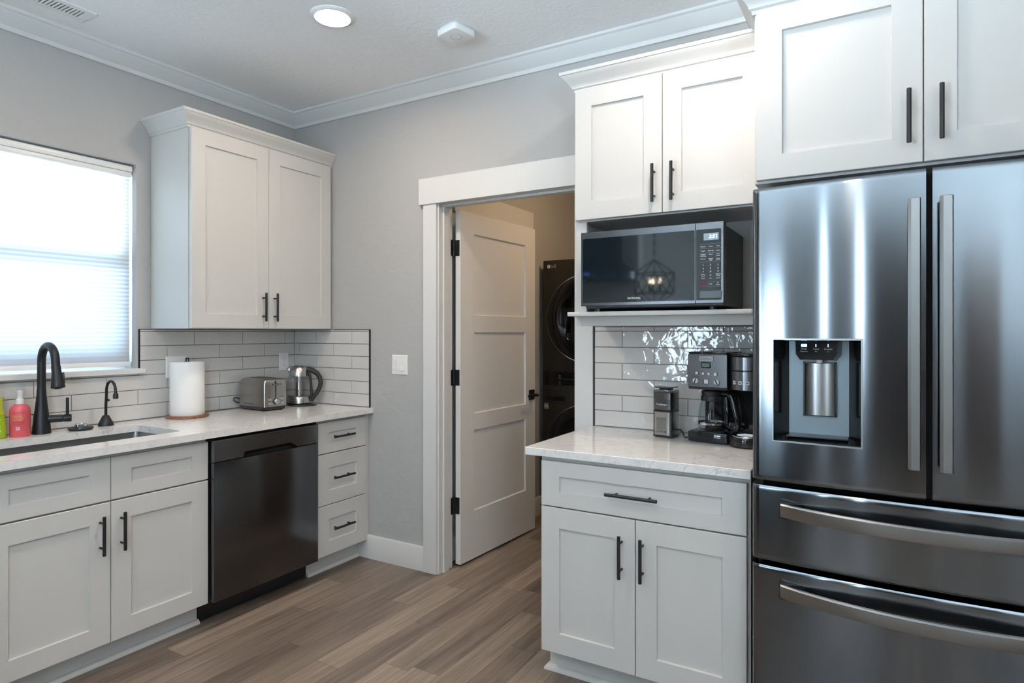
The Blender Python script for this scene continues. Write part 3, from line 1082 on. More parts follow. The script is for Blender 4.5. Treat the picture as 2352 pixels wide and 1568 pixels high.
b.prism(rrect(mxs + .003, mx1 - .010, mz0 + .012, mz1 - .026, .003, 3), FY - .002, FY + .0012, .0005, 1)
obj('panel_glass', b, M_mwglass, mp)


def mwx(cx): return 2.211 + (cx - 250) / 1280 * .4525
def mwz(cy): return 1.7305 - (cy - 155) * .3 / 950


M_lcd = mat('clock_lcd', (.10, .14, .17), .3, emit=(.40, .55, .65), es=.32)
M_digit = mat('clock_digits', (1, 1, 1), .5, emit=(.9, .97, 1), es=2.2)
obj('display', MB(FB).box(mwx(1617), mwx(1768), mwz(358), mwz(277), FY + .0012, FY + .0016), M_lcd, mp)
b = MB()
yk = -FY - .0014
b.text('2:51', (mwx(1712), yk - .0003, mwz(318)), (1, 0, 0), (0, 0, 1), .0185, shear=.18)
obj('clock_digits', b, M_digit, mp)
b = MB()
U, V = (1, 0, 0), (0, 0, 1)
for cy, row in ((430, 'Popcorn,Potato,Pizza'), (480, 'Veggies,Beverage,Reheat'), (522, 'Healthy,Snack,Kids'), (540, 'Cooking,,Meals'), (573, 'Defrost,Soften/,Keep'), (590, ',Melt,Warm'),
                (752, 'Power,,Kitchen'), (770, 'Level,,Timer'), (798, 'Clock,Eco,Sound')):
    for cx, t in zip((1612, 1690, 1764), row.split(',')):
        if t: b.text(t, (mwx(cx), yk, mwz(cy)), U, V, .0058)
for cy, row in ((645, '123'), (685, '456'), (722, '789')):
    for cx, t in zip((1612, 1687, 1762), row): b.text(t, (mwx(cx), yk, mwz(cy)), U, V, .0092)
b.text('0', (mwx(1687), yk, mwz(762)), U, V, .0092)
b.text('+30s', (mwx(1687), yk, mwz(865)), U, V, .0065)
b.text('START', (mwx(1762), yk, mwz(876)), U, V, .0052)
obj('key_legends', b, M_print_w, mp)
for cy in (400, 452, 505, 608, 838, 893): obj('key_line', MB(FB).box(mwx(1576 if cy < 800 else 1650), mwx(1802), mwz(cy) - .0002, mwz(cy) + .0002, FY + .0012, FY + .0015), M_print_g, mp)
b = MB(FB @ Matrix.Translation((mwx(1762), mwz(853), FY + .0012)) @ Matrix.Rotation(pi / 4, 4, 'Z'))
b.prism([(-.0024, -.0024), (.0024, -.0024), (.0024, .0024), (-.0024, .0024), (-.0024, -.0018), (-.0018, -.0018), (-.0018, .0018), (.0018, .0018), (.0018, -.0018), (-.0024, -.0018)][0:4], 0, .0003)
obj('start_mark', b, M_print_g, mp)
b = MB(FB)
b.box(mwx(1576), mwx(1645), mwz(842) - .0004, mwz(842) + .0004, FY + .0012, FY + .0015).box(mwx(1576), mwx(1645), mwz(894) - .0004, mwz(894) + .0004, FY + .0012, FY + .0015)
b.M = ID
b.text('STOP/CLEAR', (mwx(1610), yk, mwz(881)), U, V, .0042)
b.text('O', (mwx(1610), yk, mwz(861)), U, V, .0062)
obj('stop_key', b, M_red, mp)
obj('open_button', MB(FB).box(mwx(1575), mwx(1800), mwz(1028), mwz(945), FY, FY + .0035, .001), mat('gray_button', (.07, .085, .095), .45), mp)

# ================================================================ LAUNDRY TOWER
lt = thing('laundry_tower', 'dark stacked washer and dryer tower standing in the laundry', 'washer', (1.46, 1.66, 0))
b = MB()
b.box(1.130, 1.790, 1.300, 2.030, .03, 1.836, .006, 2)
obj('case', b, M_mw_side, lt)
for x in (1.18, 1.74):
    for y in (1.36, 1.97): obj('foot', MB().cyl((x, y, 0), (x, y, .031), .022, seg=12), M_blackp, lt)
b = MB()
b.box(1.130, 1.790, 1.280, 1.302, 1.048, 1.849, .003, 2).box(1.130, 1.790, 1.280, 1.302, .04, .950, .003, 2)
fp = obj('front_panel', b, M_tower, lt)
obj('control_strip', MB().box(1.130, 1.790, 1.282, 1.302, .951, 1.047), M_gloss, lt)
b = MB()
for z in (1.018, .972):
    b.text('O', (1.262, 1.2815, z), U, V, .018)
    b.text('POWER', (1.262, 1.2815, z - .014), U, V, .007)
b.box(1.25, 1.60, 1.2814, 1.2819, .9955, .9962)
obj('control_legends', b, M_print_g, lt)
b = MB()
b.lathe([(0, 0), (.0135, 0), (.0135, .001), (0, .001)], seg=24, M=Matrix.Translation((1.176, 1.2798, 1.805)) @ Matrix.Rotation(pi / 2, 4, 'X'))
b.text('LG', (1.197, 1.2795, 1.805), U, V, .031, align='LEFT')
obj('logo', b, M_print_w, lt)
for zc_ in (1.428, .514):
    Mr = Matrix.Translation((1.470, 1.2805, zc_)) @ Matrix.Rotation(pi / 2, 4, 'X')
    b = MB()
    b.lathe([(.306, -.004), (.306, .010), (.296, .018), (.235, .024), (.225, .018), (.20, .004), (0, -.01 + .012)], seg=64, M=Mr)
    dd = obj('porthole_door', b, M_gloss, lt)
    b = MB()
    b.lathe([(.305, .0), (.313, .0), (.313, .008), (.3095, .012), (.305, .011)], seg=72, M=Mr)
    obj('door_ring', b, M_chrome, dd)
    b = MB()
    b.lathe([(.232, .022), (.228, .030), (.215, .034), (.16, .040), (0, .045)], seg=48, M=Mr)
    obj('door_glass', b, M_smoke, dd)
b = MB()
b.box(1.138, 1.335, 1.2775, 1.281, .820, .920, .002)
dwr = obj('detergent_drawer', b, M_tower, lt)
obj('drawer_pull', MB().box(1.165, 1.305, 1.2765, 1.279, .838, .872, .001), M_gloss, dwr)
b = MB()
b.box(1.139, 1.174, 1.2788, 1.2796, .776, .822)
stk = obj('energy_sticker', b, mat('sticker_teal', (.12, .32, .36), .5), lt)
b = MB()
b.box(1.141, 1.172, 1.2783, 1.2789, .790, .808)
obj('sticker_band', b, mat('sticker_orange', (.8, .30, .05), .5), stk)

# ================================================================ FAUCETS AND SINK THINGS
ft = thing('kitchen_faucet', 'tall matte black pull-down faucet behind the sink', 'faucet', (.090, -1.452, CT1), local=True)
b = MB()
b.lathe([(0, 0), (.035, 0), (.035, .004), (.033, .03), (.0275, .08), (.022, .13), (.0182, .17), (.0170, .196), (0, .196)], seg=32)
obj('faucet_body', b, M_black, ft)
pts = [(0, 0, .196), (0, 0, .25), (0, 0, .305)] + [(.062 - .062 * cos(radians(a)), 0, .315 + .070 * sin(radians(a))) for a in range(10, 171, 10)]
pts += [(.1275, 0, .298)]
obj('spout', MB().tube(pts, .0162, 20), M_black, ft)
b = MB()
hp = Vector((.1272, 0, .299))
hd = Vector((.020, 0, -.090)).normalized()
q = hd.to_track_quat('Z', 'Y').to_matrix().to_4x4()
b.lathe([(0, 0), (.0172, 0), (.0182, .03), (.0225, .065), (.0262, .090), (.0245, .095), (.015, .096), (.013, .099), (0, .099)], seg=28, M=Matrix.Translation(hp) @ q)
sh_ = obj('spray_head', b, M_black, ft)
b = MB()
b.box(-.006, .006, -.027, -.019, .030, .078, .003, 2, M=Matrix.Translation(hp) @ q @ Matrix.Rotation(radians(115), 4, 'Z'))
obj('spray_button', b, M_rubber, sh_)
a_ = radians(62)
ld = Vector((cos(a_), sin(a_), 0))
b = MB()
b.cyl(Vector((0, 0, .062)), ld * .076 + Vector((0, 0, .062)), .0165, seg=24)
b.cyl(ld * .078 + Vector((0, 0, .062)), ld * .108 + Vector((0, 0, .062)), .0165, seg=24, bev=.002)
b.cyl(ld * .070 + Vector((0, 0, .062)), ld * .080 + Vector((0, 0, .062)), .0145, seg=20)
hv = obj('handle_hub', b, M_black, ft)
b = MB()
b.cyl(ld * .093 + Vector((0, 0, .074)), ld * .093 + Vector((0, 0, .152)), .0062, seg=14, bev=.001)
obj('lever', b, M_black, hv)

hw = thing('hot_water_faucet', 'small black gooseneck faucet with a cone base beside the sink', 'faucet', (.079, -1.182, CT1), local=True)
obj('base', MB().lathe([(0, 0), (.0325, 0), (.0325, .003), (.031, .012), (.014, .047), (.010, .0495), (0, .05)], seg=28), M_black, hw)
pts = [(0, 0, .048), (.001, 0, .10), (.006, 0, .145)] + [(.046 - .040 * cos(radians(a)), 0, .165 + .047 * sin(radians(a))) for a in range(8, 173, 12)] + [(.0865, 0, .158)]
obj('spout', MB().tube(pts, .0063, 14), M_black, hw)
obj('nozzle', MB().lathe([(0, .026), (.0085, .026), (.011, .020), (.0115, .002), (.009, 0), (0, 0)], (.0868, 0, .132), seg=18), M_black, hw)
obj('lever', MB().tube([(.002, 0, .122), (.010, .006, .122), (.014, .009, .117)], [.004, .006, .004], 10), M_black, hw)

st = thing('sink_stopper', 'black and chrome sink stopper lying on the rim behind the sink', 'sink stopper', (.121, -1.310, CT1), local=True)
obj('stopper_disc', MB().lathe([(0, 0), (.034, 0), (.044, .002), (.050, .007), (.050, .010), (.040, .010), (0, .009)], seg=36), M_rubber, st)
obj('knob', MB().lathe([(0, .009), (.019, .009), (.019, .014), (.025, .017), (.025, .026), (.023, .028), (.018, .024), (0, .024)], seg=28), M_chrome, st)

# pink soap
ps = thing('hand_soap_bottle', 'pink hand soap bottle with a white pump cap beside the faucet', 'soap bottle', (.098, -1.535, CT1), rz=radians(-36), local=True)
M_pink = mat('pink_plastic', (.58, .085, .10), .3)
b = MB()
pr = [(0, 0), (.035, 0), (.037, .003), (.0372, .105), (.036, .116), (.031, .127), (.023, .135), (.0165, .139), (0, .139)]
b.lathe(pr, seg=40, sx=.78)
obj('bottle', b, M_pink, ps, smooth=60)
obj('collar', MB().lathe([(0, .138), (.0165, .138), (.0168, .141), (.0155, .158), (.0105, .160), (.0105, .180), (.0115, .182), (.0115, .195), (0, .197)], seg=28), mat('frosted_cap', (.78, .74, .76), .35), ps)
M_gold = mat('gold_print', (.55, .33, .08), .4)


def on_bottle(mb, s, z, size, ycen=0., r=.0372, sx=.78):
    """wrap one line of lettering on the oval front (facing local +x)"""
    t = MB()
    t.text(s, (0, 0, 0), (1, 0, 0), (0, 1, 0), size, off=0)
    vs_ = []
    for p in t.v:
        th = (p.x + ycen) / r
        vs_.append((sx * (r + .0004) * cos(th), (r + .0004) * sin(th), z + p.y))
    mb.put(vs_, t.f)


b = MB()
on_bottle(b, 'HAND', .088, .0165)
on_bottle(b, 'SOAP', .074, .0165)
obj('gold_lettering', b, M_gold, ps)
M_plum = mat('plum_print', (.12, .01, .03), .5)
for t_, z_, h_ in (('FIND + HERD', .104, .0055), ('CITRUS BLOSSOM', .0635, .0056), ('MOISTURIZING', .0545, .0050), ('12 FL OZ', .012, .0045)):
    b = MB()
    on_bottle(b, t_, z_, h_)
    obj('lettering', b, M_plum, ps)
b = MB()
on_bottle(b, 'O', .036, .020)
on_bottle(b, 'PALM', .0385, .0042)
on_bottle(b, 'FREE', .0335, .0042)
obj('emblem', b, M_print_w, ps)

# green dish soap
gs = thing('dish_soap_bottle', 'clear bottle of green dish soap next to the pink bottle', 'soap bottle', (.079, -1.618, CT1), rz=radians(-30), local=True)
M_green = mat('green_liquid', (.36, .50, .02), .12, trans=.25)
M_green2 = mat('yellow_green_liquid', (.52, .56, .03), .12, trans=.25)
S = .72
obj('lower_liquid', MB().lathe([(0, 0), (.036, 0), (.040, .004), (.0405, .03), (.038, .07), (.034, .10), (0, .10)], seg=36, sx=S), M_green, gs, smooth=60)
obj('upper_liquid', MB().lathe([(0, .1003), (.0338, .1003), (.0285, .130), (.0275, .142), (.0300, .158), (.0325, .171), (0, .171)], seg=36, sx=S), M_green2, gs, smooth=60)
obj('clear_shoulder', MB().lathe([(.0325, .171), (.0330, .186), (.0300, .192), (.020, .199), (.013, .203), (.013, .208)], seg=36, sx=S), M_kglass, gs, smooth=60)
obj('cap', MB().lathe([(0, .200), (.0155, .200), (.0150, .220), (.009, .224), (.0065, .243), (0, .244)], seg=24), M_white, gs)
for z, t_ in ((.082, 'clean'), (.066, 'dish'), (.050, 'soap'), (.034, '25 oz')):
    b = MB()
    on_bottle(b, t_, z, .012, .014, .0400, S)
    obj('lettering', b, M_print_w, gs)

# ================================================================ PAPER TOWEL
ph_ = thing('paper_towel_holder', 'walnut-based paper towel stand on the long worktop', 'paper towel holder', (.120, -.801, CT1), local=True)
obj('base', MB().lathe([(0, 0), (.100, 0), (.103, .002), (.103, .0105), (.101, .012), (0, .012)], seg=40), M_wood, ph_)
b = MB()
b.cyl((0, 0, .012), (0, 0, .290), .007, seg=14)
b.tube([(-.011, 0, .288), (-.011, 0, .302), (-.008, 0, .307), (.008, 0, .307), (.011, 0, .302), (.011, 0, .288)], .0035, 8)
b.box(-.0115, .0115, -.009, .009, .285, .291)
obj('post', b, M_black, ph_)
b = MB()
b.lathe([(.018, .0125), (.0815, .0125), (.0825, .014), (.0825, .288), (.0815, .2895), (.022, .2895), (.018, .287), (.018, .0125)], (.120, -.801, CT1), seg=56)
tag(obj('paper_towel_roll', b, M_paper), 'white paper towel roll standing on the walnut-based stand', 'paper towel roll')

# ================================================================ TOASTER
tr_ = thing('toaster', 'brushed steel two-slice toaster on the long worktop', 'toaster', (.176, -.378, CT1), rz=radians(-4), local=True)
TX, TY = .1225, .0735
b = MB()
prof = rrect(-TX, TX, -TY, TY, .010, 4)
vs_, fs = [], []
lv = [(.024, 0, 0), (.150, .002, .001), (.166, .004, .004), (.176, .010, .010), (.181, .020, .020), (.182, .030, .028)]
n_ = len(prof)
for z, ix, iy in lv: vs_ += [(x * (TX - ix) / TX, y * (TY - iy) / TY, z) for x, y in prof]
for L_ in range(len(lv) - 1):
    for k in range(n_): fs.append((L_ * n_ + k, L_ * n_ + (k + 1) % n_, (L_ + 1) * n_ + (k + 1) % n_, (L_ + 1) * n_ + k))
fs += [tuple(range(n_))[::-1], tuple((len(lv) - 1) * n_ + k for k in range(n_))]
b.put(vs_, fs)
obj('shell', b, M_steel_t, tr_, smooth=40)
b = MB()
vs_, fs = [], []
for z, k_ in ((.006, .92), (.010, .94), (.024, 1.004)): vs_ += [(x * k_, y * k_, z) for x, y in prof]
for L_ in range(2):
    for k in range(n_): fs.append((L_ * n_ + k, L_ * n_ + (k + 1) % n_, (L_ + 1) * n_ + (k + 1) % n_, (L_ + 1) * n_ + k))
fs += [tuple(range(n_))[::-1], tuple(2 * n_ + k for k in range(n_))]
b.put(vs_, fs)
obj('base', b, M_blackp, tr_)
for sx in (-.095, .095):
    for sy in (-.052, .052): obj('foot', MB().cyl((sx, sy, 0), (sx, sy, .008), .009, seg=14), M_rubber, tr_)
b = MB()
b.box(-.085, .085, -.035, -.012, .1815, .1826).box(-.085, .085, .012, .035, .1815, .1826)
obj('bread_slots', b, M_dark, tr_)
obj('lever_slot', MB().box(TX - .004, TX + .0006, -.0022, .0022, .072, .168), M_dark, tr_)
b = MB()
b.box(TX - .001, TX + .012, -.008, .008, .147, .153, .002)
b.prism([(TX + .006, -.020), (TX + .020, -.024), (TX + .026, 0), (TX + .020, .024), (TX + .006, .020)], .145, .154, .002, 2)
obj('lever', b, M_steel_h, tr_)
b = MB()
b.cyl((TX - .001, 0, .052), (TX + .004, 0, .052), .017, seg=26)
obj('dial_surround', b, M_blackp, tr_)
obj('browning_dial', MB().cyl((TX + .003, 0, .052), (TX + .015, 0, .052), .0145, .0135, seg=26, bev=.0015), M_chrome, tr_)
for y, z, t_ in ((-.040, .069, 'Bagel'), (-.040, .047, 'Cancel'), (.040, .069, 'Defrost'), (.040, .047, 'Reheat'), (0, 0, '3')):
    p_ = (TX + .0003, y, z + .0085) if t_ != '3' else (TX + .0152, 0, .052)
    obj('lettering', MB().text(t_, p_, (0, 1, 0), (0, 0, 1), .0058 if t_ != '3' else .010), M_print_k, tr_)
obj('lettering', MB().text('Professional Series', (-.032, -TY - .0006, .038), (1, 0, 0), (0, 0, 1), .0125, shear=.35), M_print_k, tr_)
for y in (-.040, .040):
    for z in (.066, .042): obj('button', MB().box(TX - .001, TX + .0035, y - .009, y + .009, z - .005, z + .005, .0018, 2), M_chrome, tr_)
b = MB()
b.tube([(-TX + .002, -.02, .052), (-TX - .006, -.032, .044), (-TX - .014, -.050, .052), (-TX - .022, -.072, .064), (-TX - .032, -.084, .062), (-TX - .034, -.084, .048), (-TX - .024, -.072, .036), (-TX - .010, -.045, .032), (-TX - .002, -.02, .034), (-TX - .004, .02, .034)], .0032, 8)
obj('power_cord', b, M_rubber, tr_)

# ================================================================ KETTLE
kt = thing('electric_kettle', 'glass and steel electric kettle in the corner behind the toaster', 'kettle', (.187, -.126, CT1), rz=radians(30.6), local=True)
obj('power_base', MB().lathe([(0, 0), (.074, 0), (.078, .003), (.076, .008), (.060, .0115), (0, .012)], seg=40), M_blackp, kt)
b = MB()
b.lathe([(0, .0125), (.066, .0125), (.0705, .015), (.0705, .050), (.069, .053), (0, .053)], seg=44)
kb = obj('steel_band', b, M_steel_t, kt)
b = MB()
for k, ch in enumerate('Professional Series'):
    t = MB()
    t.text(ch, (0, 0, 0), (1, 0, 0), (0, 1, 0), .0105, off=0, shear=.3)
    a0 = radians(-112) + (k - 9) * .085
    b.put([(.0708 * cos(a0 + p.x / .0708), .0708 * sin(a0 + p.x / .0708), .034 + p.y) for p in t.v], t.f)
obj('lettering', b, M_print_g, kb)
obj('glass_body', MB().lathe([(.069, .0532), (.0695, .07), (.068, .12), (.063, .165), (.059, .179)], seg=44), M_kglass, kt, smooth=60)
obj('level_tube', MB().cyl((.0, .0, .054), (.0, .0, .178), .022, .022, seg=28), M_steel_t, kt)
obj('heating_disc', MB().lathe([(0, .0535), (.064, .0535), (.064, .0555), (0, .057)], seg=36), M_steel_h, kt)
b = MB()
b.lathe([(.0595, .176), (.0595, .181), (.057, .200), (.0525, .222), (.047, .232), (.034, .2385), (.0, .2405)], seg=44)
b.prism([(-.056, .190), (-.064, .206), (-.0745, .224), (-.066, .226), (-.048, .228), (-.046, .190)], -.014, .014, .004, 2, axis='y')
obj('lid', b, M_steel_t, kt, smooth=50)
hpts = [(.030, 0, .222), (.052, 0, .218), (.082, 0, .210), (.108, 0, .194), (.126, 0, .168), (.132, 0, .138), (.126, 0, .108), (.110, 0, .078), (.092, 0, .052), (.082, 0, .034), (.078, 0, .022)]
obj('handle', MB().tube(hpts, [.012, .0155, .016, .015, .0145, .014, .0135, .013, .0115, .010, .007], 14, flat=.9), M_rubber, kt, smooth=60)
obj('handle_strap', MB().tube([(.058, 0, .204), (.066, 0, .175), (.072, 0, .13), (.076, 0, .08), (.079, 0, .040)], .0075, 10), M_rubber, kt)
b = MB()
b.tube([(.070, .0, .005), (.095, -.01, .004), (.112, -.022, .004), (.108, -.050, .004), (.07, -.085, .004), (.03, -.10, .004), (-.02, -.10, .004)], .0036, 8)
obj('power_cord', b, M_rubber, kt)

# ================================================================ COFFEE GRINDER
cg = thing('coffee_grinder', 'small square steel coffee grinder left of the coffee machine', 'coffee grinder', (2.466, -.137, CT1), rz=radians(-9), local=True)
GW = .0425
b = MB()
b.prism(rrect(-GW - .001, GW + .001, -GW - .001, GW + .001, .010, 4), .004, .010, .001, 1)
for sx in (-.03, .03):
    for sy in (-.03, .03): b.cyl((sx, sy, 0), (sx, sy, .005), .007, seg=12)
obj('base', b, M_blackp, cg)
b = MB()
b.prism(rrect(-GW, GW, -GW, GW, .011, 5), .0101, .109, .0012, 1)
obj('steel_body', b, M_steel_t, cg)
b = MB()
b.box(-GW + .005, -GW + .008, -GW - .0004, -GW + .002, .011, .108).box(GW - .008, GW - .004, -GW - .0008, -GW + .002, .011, .108)
b.prism(rrect(-GW - .0008, GW + .0008, -GW - .0008, GW + .0008, .011, 5), .1085, .114, .001, 1)
obj('trim_band', b, M_blackp, cg)
b = MB()
b.prism(rrect(-GW + .004, GW - .004, -GW + .004, GW - .004, .009, 4), .1142, .190, .002, 1)
obj('inner_cup', b, M_steel_t, cg)
b = MB()
b.prism(rrect(-GW, GW, -GW, GW, .011, 5), .1142, .199, .004, 2)
obj('clear_cover', b, M_smoke, cg)
b = MB()
n_ = 10
pr = [(-.040 + .08 * i / n_, .2055 + .0035 * (2 * i / n_ - 1) ** 2) for i in range(n_ + 1)]
b.prism(pr + [(x, z + .004) for x, z in pr[::-1]], -.030, .030, .0012, 1, axis='y')
b.box(-.022, .022, -.02, .02, .1985, .208)
obj('push_lid', b, M_blackp, cg)
b = MB()
b.loops([(-.025, .021, .018, .086, GW - .0004), (-.025, .021, .018, .086, GW + .0008)], M=FB)
pl = obj('name_plate', b, M_steel_h, cg)
b = MB()
b.text('GRIND CENTRAL', (-.002, -GW - .0009, .079), U, V, .0052)
for z, t in ((.070, 'Coffee Grinder'), (.061, 'Blade Mill'), (.054, 'One Touch Operation'), (.043, 'Dishwasher Safe Cup')): b.text(t, (-.002, -GW - .0009, z), U, V, .0038)
b.text('Cuisinart', (-.006, -GW - .0009, .0265), U, V, .0078)
b.box(.0125, .0185, -GW - .0012, -GW - .0008, .0225, .0295)
obj('plate_lettering', b, M_print_k, pl)
b = MB()
b.text('Cuisinart', (0, -GW - .0002, .140), U, V, .0135)
obj('cover_lettering', b, M_print_w, cg)
b = MB()
b.tube([(GW, .02, .03), (GW + .012, .016, .033), (GW + .026, .008, .026), (GW + .036, .0, .012), (GW + .042, .004, .004), (GW + .046, .03, .004)], .003, 8)
obj('power_cord', b, M_rubber, cg)

# ================================================================ COFFEE MACHINE
cm = thing('coffee_machine', 'dark steel double coffee machine beside the refrigerator', 'coffee machine', (2.575, -.209, CT1), rz=radians(-7), local=True)
b = MB()
b.prism(rrect(0, .163, 0, .185, .008, 3), .003, .043, .003, 2)
b.cyl((.03, .03, 0), (.03, .03, .004), .01, seg=10).cyl((.14, .03, 0), (.14, .03, .004), .01, seg=10).cyl((.25, .10, 0), (.25, .10, .004), .01, seg=10).cyl((.10, .165, 0), (.10, .165, .004), .01, seg=10)
obj('base', b, M_gloss, cm)
b = MB()
b.prism(rrect(.028, .160, .118, .185, .006, 3), .0425, .3575, .001, 1)
obj('rear_column', b, M_gloss, cm)
b = MB()
b.prism(rrect(.001, .1615, .004, .184, .006, 3), .2135, .3575, .003, 2)
hd_ = obj('brew_head', b, M_blackp, cm)
b = MB()
b.box(.0015, .161, .000, .0045, .2235, .3545, .0015)
fpn = obj('face_plate', b, M_steel_b, cm)
b = MB()
b.prism(rrect(.0015, .161, .002, .183, .006, 3), .358, .3635, .002, 2)
b.box(.062, .095, -.001, .02, .3635, .3660, .001)
obj('brew_lid', b, M_gloss, hd_)
obj('warming_plate', MB().lathe([(0, .0425), (.060, .0425), (.060, .0450), (.055, .0462), (0, .0455)], (.082, .058, 0), seg=36), M_blackp, cm)
obj('badge', MB().prism(rrect(.048, .107, .3275, .3475, .004, 3), -.0025, .001, .0008, 1, axis='y'), M_steel_h, fpn)
b = MB()
b.text('Cuisinart', (.0775, -.0026, .3375), U, V, .0125)
for x, z, t in ((.034, .262, 'AUTO ON/OFF'), (.034, .2335, 'BREW'), (.119, .2335, 'TEMPERATURE')): b.text(t, (x, -.0003, z), U, V, .0038)
obj('lettering', b, M_print_k, fpn)
obj('display_bezel', MB().prism(rrect(.058, .096, .300, .3235, .003, 3), -.003, .001, .001, 1, axis='y'), M_gloss, fpn)
obj('display', MB().box(.062, .092, -.0036, -.0028, .304, .3195), mat('coffee_lcd', (.10, .16, .13), .15), fpn)
M_btn = mat('light_gray_button', (.62, .62, .62), .35)
for x, z, w in ((.039, .279, .0055), (.115, .277, .0065), (.078, .2465, .0085)):
    obj('button', MB().prism(rrect(x - w, x + w, z - w, z + w, .0025, 3), -.0035, .001, .001, 1, axis='y'), M_btn, fpn)
    obj('button_rim', MB().prism(rrect(x - w - .0015, x + w + .0015, z - w - .0015, z + w + .0015, .003, 3), -.0015, .001, axis='y'), M_blackp, fpn)
for x, z in ((.065, .2775), (.088, .277)): obj('button', MB().cyl((x, .001, z), (x, -.003, z), .0048, seg=18), M_btn, fpn)
for x, z, rot in ((.035, .2485, 12), (.121, .2455, -25)):
    kn = obj('knob', MB().cyl((x, .001, z), (x, -.008, z), .0112, .0105, seg=24, bev=.001), M_btn, fpn)
    a_ = radians(rot)
    obj('pointer', MB().box(-.0018, .0018, -.0115, -.0078, -.0102, .0102, .0006, M=Matrix.Translation((x, 0, z)) @ Matrix.Rotation(a_, 4, 'Y')), M_blackp, kn)
# single-serve side
b = MB()
b.prism([(.167, .185), (.167, .01)] + arc(.232, .035, .0655, 198, 342, 12)[1:-1] + [(.297, .01), (.297, .185)], .2195, .2930, .002, 1)
b.prism([(.167, .185), (.167, .01)] + arc(.232, .035, .0655, 198, 342, 12)[1:-1] + [(.297, .01), (.297, .185)], .2960, .3485, .002, 1)
sv = obj('single_serve_head', b, M_steel_b, cm, smooth=40)
b = MB()
b.prism([(.1675, .184), (.1675, .012)] + arc(.232, .036, .0645, 198, 342, 12)[1:-1] + [(.2965, .012), (.2965, .184)], .2925, .2965)
b.prism([(.168, .183), (.168, .012)] + arc(.232, .037, .064, 198, 342, 12)[1:-1] + [(.296, .012), (.296, .183)], .3485, .3600, .004, 2)
obj('black_band', b, M_gloss, sv)
for i in range(3):
    a_ = radians(236 + 24 * i)
    T_ = Matrix.Translation((.232 + .0655 * cos(a_), .035 + .0655 * sin(a_), .249)) @ Matrix.Rotation(a_ + pi / 2, 4, 'Z')
    bt = obj('button', MB().prism(rrect(-.0068, .0068, -.0068, .0068, .002, 3), -.002, .002, .0008, 1, axis='y', M=T_), M_btn, sv)
    obj('cup_mark', MB().prism([(-.0038, .0022), (-.0026, -.0025), (.0026, -.0025), (.0038, .0022)], -.0026, -.0019, axis='y', M=T_), M_print_k, bt)
obj('single_serve_column', MB().prism(rrect(.166, .298, .085, .185, .006, 3), .02, .2195, .001, 1), M_gloss, cm)
b = MB()
b.prism([(.166, .185), (.166, .02)] + arc(.232, .028, .071, 190, 350, 14)[1:-1] + [(.298, .02), (.298, .185)], .003, .040, .004, 2)
obj('drip_base', b, M_gloss, cm, smooth=40)
b = MB()
b.lathe([(.040, .0445), (.056, .0445), (.058, .042), (.058, .0395), (.040, .0395)], (.232, .022, 0), seg=36)
for i in range(-4, 5):
    w = math.sqrt(max(0, .056 ** 2 - (i * .011) ** 2))
    b.cyl((.232 - w, .022 + i * .011, .043), (.232 + w, .022 + i * .011, .043), .0016, seg=8)
obj('drip_grate', b, M_chrome, cm)

# carafe
ca = thing('coffee_carafe', 'empty glass coffee carafe standing in the double coffee machine', 'carafe', (0, 0, 0), local=True)
ca.location = Vector((2.575, -.209, CT1 + .0463)) + Matrix.Rotation(radians(-7), 3, 'Z') @ Vector((.082, .058, 0))
ca.rotation_euler = (0, 0, radians(-18))
obj('glass_body', MB().lathe([(0, 0), (.046, 0), (.054, .006), (.0565, .022), (.0565, .04), (.054, .075), (.048, .105), (.042, .125), (.0405, .135), (.043, .150)], seg=44), M_cglass, ca, smooth=60)
b = MB()
b.lathe([(.0568, .026), (.0578, .026), (.0578, .033), (.0568, .033)], seg=44)
obj('base_band', b, M_chrome, ca)
b = MB()
b.lathe([(0, .128), (.0405, .128), (.0425, .146), (.0435, .156), (.040, .161), (0, .163)], seg=36)
b.lathe([(.0438, .120), (.0455, .120), (.0455, .138), (.0438, .138)], seg=40)
obj('lid', b, M_blackp, ca)
b = MB()
b.tube([(.038, 0, .150), (.066, 0, .152), (.082, 0, .142), (.094, 0, .110), (.104, 0, .070), (.112, 0, .035), (.110, 0, .014), (.096, 0, .008)], [.010, .011, .0125, .0125, .0125, .012, .011, .009], 14)
b.tube([(.096, 0, .010), (.070, 0, .020), (.056, 0, .028)], .006, 10)
b.prism([(.047, .135), (.066, .140), (.072, .06), (.068, .022), (.058, .028), (.0562, .06)], -.006, .006, .001, 1, axis='y')
obj('handle', b, M_gloss, ca, smooth=60)
b = MB()
for i in range(8):
    z = .04 + i * .011
    r_ = .0568 - max(0, z - .05) * .13
    b.box(-.0035, .0035, -r_ - .0012, -r_ - .0004, z, z + .001, M=Matrix.Rotation(radians(-60), 4, 'Z'))
obj('level_marks', b, M_print_w, ca)

# ================================================================ WALL PLATES
def plate(name, label, cat, F, a0, a1, b0, b1, c):
    t = thing(name, label, cat, F @ Vector(((a0 + a1) / 2, b0, c)))
    obj('plate', MB(F).loops([(a0, a1, b0, b1, c), (a0, a1, b0, b1, c + .0025), (a0 + .004, a1 - .004, b0 + .004, b1 - .004, c + .0055)], cap0=False), M_white, t)
    return t


